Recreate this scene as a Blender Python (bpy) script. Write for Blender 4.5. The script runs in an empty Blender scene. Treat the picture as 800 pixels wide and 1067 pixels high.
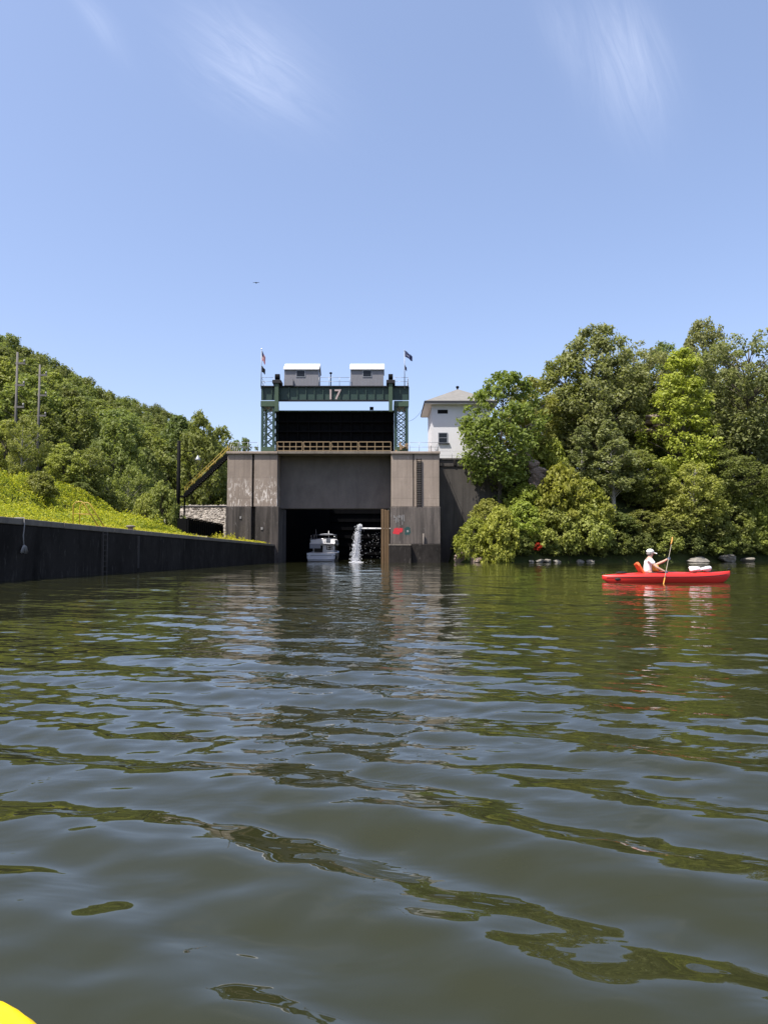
import bpy, bmesh, math, random
import numpy as np
from mathutils import Vector, Matrix, Quaternion

S = bpy.context.scene
COL = S.collection
R = math.radians
F, CX, CY, CAMH, PITCH = 806.0, 400.0, 533.5, 0.9, R(3.2)

def at(px, py, Y):
    """world point at depth Y that stands on the sight line of photo pixel (px,py) - used to measure sizes"""
    u, v = (px - CX) / F, (CY - py) / F
    fy = math.cos(PITCH) - v * math.sin(PITCH)
    fz = math.sin(PITCH) + v * math.cos(PITCH)
    return Vector((u / fy * Y, Y, CAMH + fz / fy * Y))
def atz(py, Y): return at(400, py, Y).z
def atx(px, Y, py=579): return at(px, py, Y).x

# ------------------------------------------------------------------ node helpers
def new_mat(name):
    m = bpy.data.materials.new(name); m.use_nodes = True
    nt = m.node_tree; nt.nodes.clear()
    out = nt.nodes.new('ShaderNodeOutputMaterial')
    return m, nt, out
def nd(nt, typ, **kw):
    n = nt.nodes.new(typ)
    for k, v in kw.items():
        if k.startswith('_'): n.inputs[k[1:]].default_value = v
        elif k.startswith('i'): n.inputs[int(k[1:])].default_value = v
        else: setattr(n, k, v)
    return n
def lk(nt, a, b): nt.links.new(a, b)
def noise(nt, vec, scale, detail=4, rough=.6, dist=0, sc=None):
    if sc is not None:
        mp = nd(nt, 'ShaderNodeMapping'); mp.inputs['Scale'].default_value = sc
        lk(nt, vec, mp.inputs['Vector']); vec = mp.outputs[0]
    n = nd(nt, 'ShaderNodeTexNoise'); n.inputs['Scale'].default_value = scale
    n.inputs['Detail'].default_value = detail; n.inputs['Roughness'].default_value = rough
    n.inputs['Distortion'].default_value = dist
    lk(nt, vec, n.inputs['Vector']); return n.outputs['Fac']
def ramp(nt, fac, a, b, ca=(0,0,0,1), cb=(1,1,1,1)):
    r = nd(nt, 'ShaderNodeValToRGB'); e = r.color_ramp.elements
    e[0].position = a; e[1].position = b; e[0].color = ca; e[1].color = cb
    lk(nt, fac, r.inputs[0]); return r.outputs[0]
def c4(c): return (c[0], c[1], c[2], 1)
def mix(nt, fac, a, b, mode='MIX'):
    m = nd(nt, 'ShaderNodeMix', data_type='RGBA', blend_type=mode)
    for s, v in ((0, fac), (6, a), (7, b)):
        if isinstance(v, (int, float)): m.inputs[s].default_value = v
        elif isinstance(v, tuple): m.inputs[s].default_value = c4(v)
        else: lk(nt, v, m.inputs[s])
    return m.outputs[2]
def mth(nt, op, a, b=None, clamp=False):
    m = nd(nt, 'ShaderNodeMath', operation=op); m.use_clamp = clamp
    for s, v in ((0, a), (1, b)):
        if v is None: continue
        if isinstance(v, (int, float)): m.inputs[s].default_value = v
        else: lk(nt, v, m.inputs[s])
    return m.outputs[0]
def finish(nt, out, col, rough=.8, metal=0, spec=.3, bump=None, bstr=.3, bdist=.05):
    b = nd(nt, 'ShaderNodeBsdfPrincipled')
    if isinstance(col, tuple): b.inputs['Base Color'].default_value = c4(col)
    else: lk(nt, col, b.inputs['Base Color'])
    if isinstance(rough, (int, float)): b.inputs['Roughness'].default_value = rough
    else: lk(nt, rough, b.inputs['Roughness'])
    b.inputs['Metallic'].default_value = metal; b.inputs['Specular IOR Level'].default_value = spec
    if bump is not None:
        bp = nd(nt, 'ShaderNodeBump'); bp.inputs['Strength'].default_value = bstr; bp.inputs['Distance'].default_value = bdist
        lk(nt, bump, bp.inputs['Height']); lk(nt, bp.outputs[0], b.inputs['Normal'])
    lk(nt, b.outputs[0], out.inputs[0]); return b

def concrete(name, base, stain, pale=None, pale_lo=.58, pale_hi=.72, stain_lo=.45, stain_hi=.75, lines=0, spec=.12, sscale=(1.6,1.6,.12), pale_z=None):
    m, nt, out = new_mat(name)
    tc = nd(nt, 'ShaderNodeTexCoord').outputs['Object']
    big = noise(nt, tc, .35, 5, .65)
    fine = noise(nt, tc, 6, 6, .7)
    streak = noise(nt, tc, 1.0, 6, .68, .5, sscale)
    c = mix(nt, ramp(nt, big, .3, .7), tuple(x*.82 for x in base), tuple(min(1, x*1.18) for x in base))
    c = mix(nt, ramp(nt, streak, stain_lo, stain_hi), c, stain)
    c = mix(nt, mth(nt, 'MULTIPLY', fine, .5), c, tuple(x*.72 for x in base))
    if pale:
        ps = noise(nt, tc, 1.0, 7, .72, 1.6, (2.6, 2.6, .7))
        pf = ramp(nt, ps, pale_lo, pale_hi)
        if pale_z:
            sz = nd(nt, 'ShaderNodeSeparateXYZ'); lk(nt, tc, sz.inputs[0])
            mr = nd(nt, 'ShaderNodeMapRange'); mr.inputs['From Min'].default_value = pale_z[0]; mr.inputs['From Max'].default_value = pale_z[1]; mr.inputs['To Min'].default_value = 1; mr.inputs['To Max'].default_value = 0
            lk(nt, mth(nt, 'ADD', sz.outputs[2], mth(nt, 'MULTIPLY', big, 2.0)), mr.inputs['Value']); pf = mth(nt, 'MULTIPLY', pf, mr.outputs[0])
        c = mix(nt, pf, c, pale)
    if lines:
        sx = nd(nt, 'ShaderNodeSeparateXYZ'); lk(nt, tc, sx.inputs[0])
        fr = mth(nt, 'FRACT', mth(nt, 'MULTIPLY', sx.outputs[2], 1/lines))
        ln = mth(nt, 'LESS_THAN', fr, .035/lines)
        c = mix(nt, mth(nt, 'MULTIPLY', ln, .55), c, tuple(x*.4 for x in base))
    finish(nt, out, c, .92, 0, spec, fine, .4, .04)
    return m

def paint(name, col, rough=.5, rust=0, rustcol=(.13,.06,.03), metal=0, spec=.4, dirt=.25):
    m, nt, out = new_mat(name)
    tc = nd(nt, 'ShaderNodeTexCoord').outputs['Object']
    n1 = noise(nt, tc, 1.3, 5, .7); n2 = noise(nt, tc, 7, 4, .6, 0, (1, 1, .3))
    c = mix(nt, mth(nt, 'MULTIPLY', ramp(nt, n1, .35, .75), dirt), tuple(col), tuple(x*.45 for x in col))
    if rust: c = mix(nt, mth(nt, 'MULTIPLY', ramp(nt, n2, .55, .68), rust), c, rustcol)
    finish(nt, out, c, rough, metal, spec, n2, .12, .01)
    return m

def leafmat(name, pale_leaf, dark, trans=.35):
    m, nt, out = new_mat(name)
    tc = nd(nt, 'ShaderNodeTexCoord').outputs['Object']
    rnd = nd(nt, 'ShaderNodeNewGeometry').outputs['Random Per Island']
    orn = nd(nt, 'ShaderNodeObjectInfo').outputs['Random']
    n1 = noise(nt, tc, .45, 3, .6)
    f = mth(nt, 'ADD', mth(nt, 'MULTIPLY', ramp(nt, n1, .33, .67), .55), mth(nt, 'MULTIPLY', rnd, .45), True)
    c = mix(nt, f, tuple(dark), tuple(pale_leaf))  # paler and darker leaf colours, mixed at random by leaf and clump
    hs = nd(nt, 'ShaderNodeHueSaturation')
    lk(nt, c, hs.inputs['Color'])
    lk(nt, mth(nt, 'ADD', mth(nt, 'MULTIPLY', orn, .035), .4825), hs.inputs['Hue'])
    lk(nt, mth(nt, 'ADD', mth(nt, 'MULTIPLY', mth(nt, 'FRACT', mth(nt, 'MULTIPLY', orn, 7.3)), .4), .8), hs.inputs['Value'])
    b = nd(nt, 'ShaderNodeBsdfPrincipled'); b.inputs['Roughness'].default_value = .55; b.inputs['Specular IOR Level'].default_value = .25
    lk(nt, hs.outputs[0], b.inputs['Base Color'])
    t = nd(nt, 'ShaderNodeBsdfTranslucent')
    lk(nt, mix(nt, .5, hs.outputs[0], (.9, 1.0, .25), 'MULTIPLY'), t.inputs['Color'])
    ms = nd(nt, 'ShaderNodeMixShader'); ms.inputs[0].default_value = trans
    lk(nt, b.outputs[0], ms.inputs[1]); lk(nt, t.outputs[0], ms.inputs[2]); lk(nt, ms.outputs[0], out.inputs[0])
    return m

# ------------------------------------------------------------------ mesh helpers
class MB:
    def __init__(s): s.v = []; s.f = []; s.p = []
    def box(s, x0, x1, y0, y1, z0, z1):
        s.p.append((len(s.v), len(s.f)))
        n = len(s.v)
        s.v += [(x0,y0,z0),(x1,y0,z0),(x1,y1,z0),(x0,y1,z0),(x0,y0,z1),(x1,y0,z1),(x1,y1,z1),(x0,y1,z1)]
        s.f += [tuple(n+i for i in q) for q in ((3,2,1,0),(4,5,6,7),(0,1,5,4),(1,2,6,5),(2,3,7,6),(3,0,4,7))]
        return s
    def bar(s, a, b, w, h=None, up=(0,0,1)):
        s.p.append((len(s.v), len(s.f)))
        h = h or w; a, b = Vector(a), Vector(b); d = (b-a).normalized()
        u = Vector(up)
        if abs(d.dot(u)) > .95: u = Vector((0,1,0))
        sx = d.cross(u).normalized(); uz = sx.cross(d)
        n = len(s.v)
        for p in (a, b):
            for i, j in ((-1,-1),(1,-1),(1,1),(-1,1)):
                s.v.append(tuple(p + sx*(i*w/2) + uz*(j*h/2)))
        s.f += [tuple(n+i for i in q) for q in ((0,1,2,3),(7,6,5,4),(0,4,5,1),(1,5,6,2),(2,6,7,3),(3,7,4,0))]
        return s
    def tube(s, pts, rad, seg=8, cap=True):
        s.p.append((len(s.v), len(s.f)))
        pts = [Vector(p) for p in pts]
        rads = rad if isinstance(rad, (list, tuple)) else [rad]*len(pts)
        base = len(s.v); px = None
        for i, p in enumerate(pts):
            d = (pts[min(i+1, len(pts)-1)] - pts[max(i-1, 0)])
            d = d.normalized() if d.length > 1e-9 else Vector((0,0,1))
            if px is None:
                px = d.cross(Vector((0,0,1)) if abs(d.z) < .9 else Vector((1,0,0))).normalized()
            else:
                px = (px - d*px.dot(d)).normalized()
            py = d.cross(px)
            for k in range(seg):
                a = 2*math.pi*k/seg
                s.v.append(tuple(p + (px*math.cos(a) + py*math.sin(a))*rads[i]))
        for i in range(len(pts)-1):
            for k in range(seg):
                a, b = base+i*seg+k, base+i*seg+(k+1) % seg
                s.f.append((a, b, b+seg, a+seg))
        if cap:
            s.f.append(tuple(base+k for k in range(seg))[::-1])
            s.f.append(tuple(base+(len(pts)-1)*seg+k for k in range(seg)))
        return s
    def prism(s, prof, y0, y1):
        """profile of (x,z) extruded along y"""
        n = len(s.v); k = len(prof)
        s.v += [(x, y0, z) for x, z in prof] + [(x, y1, z) for x, z in prof]
        s.f.append(tuple(range(n, n+k))); s.f.append(tuple(range(n+2*k-1, n+k-1, -1)))
        for i in range(k):
            j = (i+1) % k
            s.f.append((n+i, n+k+i, n+k+j, n+j))
        return s
    def ell(s, c, r, seg=12, rings=8, fn=None):
        s.p.append((len(s.v), len(s.f)))
        n = len(s.v); c = Vector(c)
        for i in range(rings+1):
            th = math.pi*i/rings
            for k in range(seg):
                a = 2*math.pi*k/seg
                d = Vector((math.sin(th)*math.cos(a), math.sin(th)*math.sin(a), math.cos(th)))
                q = fn(d) if fn else 1
                s.v.append((c.x+d.x*r[0]*q, c.y+d.y*r[1]*q, c.z+d.z*r[2]*q))
        for i in range(rings):
            for k in range(seg):
                a, b = n+i*seg+k, n+i*seg+(k+1) % seg
                s.f.append((a, a+seg, b+seg, b))
        return s
    def grid(s, P):
        """P[i][j] points"""
        n = len(s.v); a, b = len(P), len(P[0])
        for row in P: s.v += [tuple(p) for p in row]
        for i in range(a-1):
            for j in range(b-1):
                s.f.append((n+i*b+j, n+i*b+j+1, n+(i+1)*b+j+1, n+(i+1)*b+j))
        return s
    def build(s, name, m, parent=None, smooth=False, bevel=0, local=False, fix=True):
        off = Vector((0,0,0)) if (parent is None or local) else world_loc(parent)
        me = bpy.data.meshes.new(name)
        me.from_pydata([(x-off.x, y-off.y, z-off.z) for x, y, z in s.v], [], s.f)
        if fix:
            bm = bmesh.new(); bm.from_mesh(me); bmesh.ops.remove_doubles(bm, verts=bm.verts, dist=1e-5)
            bmesh.ops.recalc_face_normals(bm, faces=bm.faces); bm.to_mesh(me); bm.free()
        if m: me.materials.append(m)
        if smooth:
            for p in me.polygons: p.use_smooth = True
        o = bpy.data.objects.new(name, me); COL.objects.link(o)
        if parent is not None: o.parent = parent
        if bevel:
            b = o.modifiers.new('bevel', 'BEVEL'); b.width = bevel; b.segments = 2; b.limit_method = 'ANGLE'
        return o
def split(mb, name, *a, **kw):
    """each piece of the builder becomes a mesh object of its own"""
    P = mb.p + [(len(mb.v), len(mb.f))]; r = []
    for (v0, f0), (v1, f1) in zip(P[:-1], P[1:]):
        q = MB(); q.v = mb.v[v0:v1]; q.f = [tuple(i-v0 for i in f) for f in mb.f[f0:f1]]
        r.append(q.build(name, *a, **kw))
    return r
def world_loc(o):
    l = Vector((0,0,0))
    while o is not None: l += o.location; o = o.parent
    return l
def tag(o, label=None, cat=None, group=None, kind=None):
    if label: o['label'] = label
    if cat: o['category'] = cat
    if group: o['group'] = group
    if kind: o['kind'] = kind
    return o
def thing(name, label, cat, loc=(0,0,0), group=None):
    o = bpy.data.objects.new(name, None); COL.objects.link(o); o.location = loc; o.empty_display_size = .3
    return tag(o, label, cat, group)
def copy_tree(o, parent=None):
    c = o.copy(); COL.objects.link(c)
    if parent is not None: c.parent = parent
    for ch in list(o.children): copy_tree(ch, c)
    return c
def np_mesh(name, V, Fq, m, parent=None, smooth=False):
    """V (n,3), Fq (k,4) numpy"""
    me = bpy.data.meshes.new(name)
    V = np.asarray(V, np.float32); Fq = np.asarray(Fq, np.int32); k = Fq.shape[1]
    me.vertices.add(len(V)); me.vertices.foreach_set('co', V.ravel())
    me.loops.add(Fq.size); me.loops.foreach_set('vertex_index', Fq.ravel())
    me.polygons.add(len(Fq)); me.polygons.foreach_set('loop_start', np.arange(0, Fq.size, k, dtype=np.int32))
    me.polygons.foreach_set('loop_total', np.full(len(Fq), k, np.int32))
    if smooth: me.polygons.foreach_set('use_smooth', np.ones(len(Fq), bool))
    me.update(calc_edges=True); me.validate()
    if m: me.materials.append(m)
    o = bpy.data.objects.new(name, me); COL.objects.link(o)
    if parent is not None: o.parent = parent
    return o

# ------------------------------------------------------------------ materials
M = {}
M['pier'] = concrete('weathered pier concrete', (.32,.262,.213), (.19,.152,.122), (.55,.48,.42), .63, .74, lines=2.6)
M['pier_stain'] = concrete('leached pier concrete', (.285,.232,.19), (.155,.122,.10), (.66,.60,.54), .52, .62, lines=2.6, pale_z=(10.3, 11.6))
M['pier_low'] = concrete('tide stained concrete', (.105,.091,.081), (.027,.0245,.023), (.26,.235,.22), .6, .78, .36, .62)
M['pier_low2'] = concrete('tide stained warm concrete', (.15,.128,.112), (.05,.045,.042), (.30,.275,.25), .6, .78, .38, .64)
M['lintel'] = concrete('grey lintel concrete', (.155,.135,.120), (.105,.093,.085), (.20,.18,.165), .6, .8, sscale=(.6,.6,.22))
M['wall'] = concrete('black stained wall concrete', (.036,.032,.029), (.010,.0095,.009), (.10,.09,.08), .56, .78, spec=0, sscale=(.45,.45,.3))
M['coping'] = concrete('pale coping concrete', (.19,.165,.135), (.09,.08,.07))
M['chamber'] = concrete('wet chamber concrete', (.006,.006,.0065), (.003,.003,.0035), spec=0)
M['retain'] = concrete('dark retaining concrete', (.085,.077,.07), (.035,.032,.03))
M['green'] = paint('green steel paint', (.024,.052,.040), .5, .35, (.05,.045,.035))
M['greenlt'] = paint('light green steel paint', (.05,.085,.05), .5, .3, (.08,.07,.04))
M['black'] = paint('black steel paint', (.0045,.0045,.005), .75, .1, (.012,.008,.006), spec=.08)
M['darkmetal'] = paint('dark weathered steel', (.02,.02,.022), .6, .2, (.04,.025,.02), spec=.25)
M['galv'] = paint('galvanised rail', (.30,.31,.33), .45, .1, metal=.3)
M['shed'] = paint('grey shed siding', (.19,.187,.20), .5, .05)
M['shedroof'] = paint('white metal roofing', (.62,.62,.63), .45, 0, dirt=.08)
M['ochre'] = paint('ochre rail paint', (.25,.175,.095), .55, .5, (.14,.08,.04))
M['yellow'] = paint('yellow rail paint', (.40,.27,.04), .55, .45)
M['white'] = paint('white wall paint', (.66,.65,.66), .6, 0, dirt=.1)
M['roof'] = paint('tan asphalt shingle', (.19,.182,.168), .9, 0, dirt=.4)
M['fascia'] = paint('dark fascia', (.03,.03,.035), .6)
M['gelcoat'] = paint('white gelcoat', (.80,.80,.82), .25, 0, dirt=.05)
M['canvas'] = paint('grey boat canvas', (.35,.36,.40), .8, 0)
M['chrome'] = paint('bright steel tube', (.65,.66,.68), .25, 0, metal=.8, dirt=0)
M['rubber'] = paint('black rubber', (.015,.015,.016), .7)
M['redk'] = paint('red kayak plastic', (.62,.028,.022), .35, 0, dirt=.12)
M['orange'] = paint('orange nylon', (.70,.12,.03), .6, 0, dirt=.1)
M['yellowk'] = paint('bright yellow plastic', (.90,.62,.0), .35, 0, dirt=.0)
M['skin'] = paint('skin', (.55,.32,.23), .55, 0, dirt=.1)
M['shirt'] = paint('white cotton', (.80,.77,.77), .85, 0, dirt=.08)
M['vest'] = paint('yellow vest nylon', (.75,.36,.04), .7, 0)
M['cap'] = paint('white cap cotton', (.82,.81,.76), .85, 0, dirt=.05)
M['glove'] = paint('blue grey glove', (.10,.13,.20), .8, 0)
M['trousers'] = paint('dark trousers', (.04,.045,.06), .85, 0)
M['hair'] = paint('grey hair', (.25,.23,.21), .8, 0)
M['shaft'] = paint('paddle shaft', (.33,.28,.20), .4, 0)
M['blade'] = paint('orange paddle blade', (.58,.27,.05), .4, 0, dirt=.05)
M['bag'] = paint('white plastic bag', (.82,.80,.80), .5, 0, dirt=.05)
M['redspray'] = paint('red spray paint', (.55,.03,.04), .7, 0, dirt=.3)
M['teal'] = paint('dark teal spray paint', (.015,.06,.055), .7, 0)
M['chalk'] = paint('chalk white paint', (.26,.25,.24), .8, 0)
M['timberm'] = concrete('wet timber', (.15,.098,.055), (.08,.052,.03), (.21,.15,.09), .6, .8)
M['rope'] = paint('pale rope', (.26,.25,.24), .9, 0)
M['flagred'] = paint('flag red', (.50,.05,.07), .8, 0, dirt=.1)
M['flagwhite'] = paint('flag white', (.75,.70,.70), .8, 0, dirt=.1)
M['flagblue'] = paint('flag navy', (.02,.03,.09), .8, 0)
M['flagblack'] = paint('flag black', (.012,.012,.014), .8, 0)
M['digit'] = paint('painted number', (.40,.32,.30), .6, .4, (.35,.12,.10))
M['wood'] = paint('grey pole wood', (.13,.12,.11), .9, 0)
M['bark'] = paint('bark', (.095,.08,.065), .95, 0, dirt=.5)
M['palebark'] = paint('pale bark', (.30,.28,.25), .95, 0, dirt=.5)
M['blacktube'] = M['darkmetal']

def glass():
    m, nt, out = new_mat('dark window glass'); finish(nt, out, (.012,.014,.018), .15, 0, .25); return m
M['glass'] = glass()

def rockmat(name, a, b):
    m, nt, out = new_mat(name)
    tc = nd(nt, 'ShaderNodeTexCoord').outputs['Object']
    n1 = noise(nt, tc, 1.2, 6, .7, .5); n2 = noise(nt, tc, 8, 5, .7)
    c = mix(nt, ramp(nt, n1, .35, .65), a, b)
    c = mix(nt, mth(nt, 'MULTIPLY', n2, .5), c, tuple(x*.5 for x in a))
    finish(nt, out, c, .9, 0, .2, n2, .6, .08); return m
M['rock'] = rockmat('pinkish ledge rock', (.30,.225,.18), (.16,.13,.11))
M['palerock'] = rockmat('pale boulder rock', (.28,.26,.225), (.16,.147,.125))
M['rubble'] = rockmat('grey rubble stone', (.40,.36,.31), (.25,.225,.195))

def groundmat():
    m, nt, out = new_mat('soil and undergrowth')
    tc = nd(nt, 'ShaderNodeTexCoord').outputs['Object']
    n1 = noise(nt, tc, .15, 6, .7); n2 = noise(nt, tc, 1.5, 6, .7)
    c = mix(nt, ramp(nt, n1, .35, .65), (.022,.034,.010), (.05,.062,.018))
    c = mix(nt, ramp(nt, n2, .5, .75), c, (.055,.045,.03))
    finish(nt, out, c, .95, 0, .1, n2, .6, .2); return m
M['ground'] = groundmat()

def watermat():
    m, nt, out = new_mat('murky canal water')
    tc = nd(nt, 'ShaderNodeTexCoord').outputs['Object']
    n1 = noise(nt, tc, 3.2, 3, .55, .3, (.75, 1.3, 1))
    n2 = noise(nt, tc, .22, 2, .5)
    h = mth(nt, 'MULTIPLY', n1, ramp(nt, n2, .35, .65, (.35,.35,.35,1), (1,1,1,1)))
    b = finish(nt, out, (.0215,.0230,.0090), .02, 0, .5, h, .24, .05)
    b.inputs['IOR'].default_value = 1.42
    return m
M['water'] = watermat()

# ------------------------------------------------------------------ terrain
def smooth(a, b, x):
    t = np.clip((x-a)/(b-a), 0, 1); return t*t*(3-2*t)
_rs = np.random.RandomState(5)
_wv = [(_rs.uniform(-1,1), _rs.uniform(-1,1), _rs.uniform(0,6.28)) for _ in range(24)]
def lumps(X, Y, L):
    z = 0
    for i, (a, b, p) in enumerate(_wv):
        k = 2*math.pi/(L*(.6+.05*i)); z = z + np.sin((a*X+b*Y)*k*1.3+p)
    return z/5
BX = [-1e4, 7.3, 8.2, 10, 14, 30, 60, 120, 400, 5000]
BY = [1e4, 103, 96, 92.8, 91, 94, 105, 121, 190, 900]
def bank_d(X, Y):
    d = (Y - np.interp(X, BX, BY))*.96
    return np.minimum(d, (X-7.3)*1.0)
def height(X, Y):
    X = np.asarray(X, float); Y = np.asarray(Y, float)
    z = np.full(np.broadcast(X, Y).shape, -2.5)
    # right bank, a rocky wooded island
    d = bank_d(X, Y)
    isl = np.where(d > -3, -2.5+smooth(-3, 0, d)*2.4 + 14.5*(1-np.exp(-np.maximum(d, 0)/9)) + lumps(X, Y, 9)*.7*smooth(.5, 6, d), -2.5)
    z = np.maximum(z, isl)
    # terrace the house stands on
    ter = (Y > 100) & (X > 6.5) & (X < 16.5)
    z = np.where(ter, np.maximum(z, 13.35), z)
    z = np.where((X >= 16.5) & (X < 34) & (Y > 100), np.maximum(z, 13.35*smooth(26, 17, X)*smooth(100, 108, Y)), z)
    # left land
    left = X < -13.9
    g = -X
    bank = 2.05 + smooth(15, 29, g)*np.interp(Y, [0, 40, 58, 70, 78, 85, 110], [1.0, 1.2, 1.5, 2.3, 2.3, .6, .3]) 
    flat = 2.1 + smooth(116, 150, Y)*7
    bank = np.maximum(bank, np.where(g > 15, flat*smooth(14, 19, g)+2.05*(1-smooth(14, 19, g)), 2.05))
    bank = np.maximum(bank, 2.05+smooth(24+9*smooth(80, 95, Y), 31+9*smooth(80, 95, Y), g)*4.8)
    gg = g + (9*np.sin(Y/47.) + 5*np.sin(Y/19.+1))*smooth(36, 90, g)
    hill = np.interp(gg, [0, 33, 60, 100, 150, 190, 225, 400, 5000], [0, 0, 13, 35, 63, 86, 90, 70, 30])*np.interp(Y, [200, 380, 766], [1, 1, 1.30])
    foot = smooth(60, 105, Y)*1.0
    bank = bank + hill*(.55+.45*foot) + lumps(X, Y, 22)*.9*smooth(34, 60, g)
    z = np.where(left, bank, z)
    # lock chamber and its walls stand over the bed
    lock = (X > -18.6) & (X < 6.4) & (Y > 95)
    z = np.where(lock, -3.0, z)
    return z
def hz(x, y): return float(height(np.array([x]), np.array([y]))[0])

xs = np.unique(np.concatenate([np.array([-6000,-3000,-1500,-900,-600,-450,-360]), np.arange(-300,-60,5), np.arange(-60,-15,1.5),
     np.array([-14.9,-14.4,-13.8,-13.5,-10,-5,0,3,6.3,6.6,7]), np.arange(7.5,75,1.5), np.arange(76,200,5), np.array([230,300,400,600,1000,2000,4000,6000])]))
ys = np.unique(np.concatenate([np.array([-6000,-3000,-1000,-400,-150,-60,-30,-10,0]), np.arange(5,94,3), np.arange(94,99.5,1.2), np.array([99.8,100.2]),
     np.arange(101,150,1.8), np.arange(151,900,7), np.array([950,1100,1700,3000,6000])]))
gx, gy = np.meshgrid(xs, ys)
gz = height(gx, gy)
V = np.stack([gx.ravel(), gy.ravel(), gz.ravel()], 1)
nx, ny = len(xs), len(ys)
I = (np.arange(ny-1)[:, None]*nx + np.arange(nx-1)[None, :]).ravel()
ground = np_mesh('ground', V, np.stack([I, I+1, I+nx+1, I+nx], 1), M['ground'], smooth=True)
tag(ground, kind='structure')

# ------------------------------------------------------------------ water surface with real waves
rs = np.random.RandomState(11)
NR = 1150
rr = .55*(420/.55)**(np.arange(NR)/(NR-1.))
ang = np.concatenate([np.linspace(-R(44), R(44), 760), np.linspace(R(44), 2*math.pi-R(44), 90)[1:]])
rg, ag = np.meshgrid(rr, ang, indexing='ij')
wx, wy = rg*np.sin(ag), rg*np.cos(ag)
sp = np.maximum(rg*math.log(420/.55)/NR, rg*R(88)/760)
patch = .75 + .35*np.sin(wx*.35+wy*.22+1)*np.sin(wy*.31-wx*.12+.4)
zz = np.zeros_like(rg)
def waves(n, L0, L1, dir0, spread, slope_rms, seed, pa=0.):
    global zz
    q = np.random.RandomState(seed); acc = np.zeros_like(rg)
    for i in range(n):
        L = L0*(L1/L0)**q.rand(); th = dir0 + q.randn()*spread; k = 2*math.pi/L
        a = slope_rms*math.sqrt(2./n)/k
        w = np.clip(L/(2.2*sp)-1., 0, 1)
        acc += a*w*np.sin(k*(wx*math.sin(th)+wy*math.cos(th)) + q.rand()*6.28 + .5*np.sin(wx*.7+q.rand()*6)*.6)
    zz += acc*(1-pa+pa*patch)
waves(14, .75, 1.9, R(23), R(9), .026, 1)              # wake swell, long crested
waves(40, .22, .70, R(18), R(28), .052, 2, .6)
waves(36, .12, .36, R(8), R(42), .044, 3, .7)
waves(40, .10, .26, R(15), R(38), .009, 6, .5)
waves(10, 2.0, 5.0, R(-30), R(35), .014, 4)
sw = .40*wx+.917*wy; cw = .917*wx-.40*wy        # a boat wake crossing in front, crests parallel
wob = .10*np.sin(cw*.9+.5)+.05*np.sin(cw*2.3+1.7)
for kL, sl, s0, wd in ((.62, .215, 1.98, .90), (.95, .07, 3.8, 2.4)):
    k = 2*math.pi/kL; w = np.clip(kL/(2.2*sp)-1., 0, 1)
    zz += -sl/k*np.sin(k*(sw-s0+wob))*np.exp(-((sw-s0-.45)/wd)**2)*(.85+.22*np.sin(cw*.8-.6))*w
V = np.stack([wx.ravel(), wy.ravel(), zz.ravel()], 1)
na = len(ang)
I = (np.arange(NR-1)[:, None]*na + np.arange(na-1)[None, :]).ravel()
Fq = np.stack([I, I+na, I+na+1, I+1], 1)
V = np.vstack([V, [[0, 0, 0]]])
water = np_mesh('water', V, Fq, M['water'], smooth=True)
tag(water, kind='structure')

# ------------------------------------------------------------------ left guide wall
gw = thing('guide_wall', 'long black stained concrete guide wall along the left side of the water', 'wall', (-13.9, 60, 0))
MB().box(-14.7, -13.25, -40, 93.6, -2.4, 2.0).build('wall_face', M['wall'], gw, bevel=.04)
mb = MB(); y = -40
while y < 93.4:
    y1 = min(y+6.0, 93.6); mb.box(-14.75, -13.2, y+.02, y1-.02, 2.003, 2.24); y += 6
mb.build('coping', M['coping'], gw, bevel=.03)
lad = MB()
for yy in (36.35, 36.85): lad.box(-13.245, -13.14, yy-.035, yy+.035, -.4, 2.0)
for k in range(8): lad.box(-13.20, -13.16, 36.39, 36.81, .1+k*.25, .135+k*.25)
lad.build('ladder', M['pier_low'], gw)
mb = MB(); mb.box(-13.246, -13.20, 41.6, 41.9, .2, 1.95); mb.build('drain_streak', M['pier_low'], gw)

def handrail(y, lab):
    t = thing('ladder_handrail', lab, 'handrail', (-13.9, y, 2.24), 'yellow ladder handrails')
    MB().tube([(-14.55, y, 2.2), (-14.55, y, 3.25), (-14.45, y, 3.38), (-14.2, y, 3.42), (-14.08, y, 3.36), (-13.36, y, 2.24)], .027, 8).build('rail', M['yellow'], t, True)
    MB().tube([(-14.55, y, 2.85), (-13.75, y, 2.85)], .018, 6).build('crossbar', M['yellow'], t, True)
    mb = MB(); mb.box(-14.65, -14.45, y-.1, y+.1, 2.243, 2.27); mb.box(-13.46, -13.27, y-.1, y+.1, 2.243, 2.27); split(mb, 'foot_plate', M['yellow'], t)
handrail(36.2, 'yellow tube ladder handrail on the black guide wall, the nearer of the pair')
handrail(37.0, 'yellow tube ladder handrail on the black guide wall, the farther of the pair')

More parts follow.
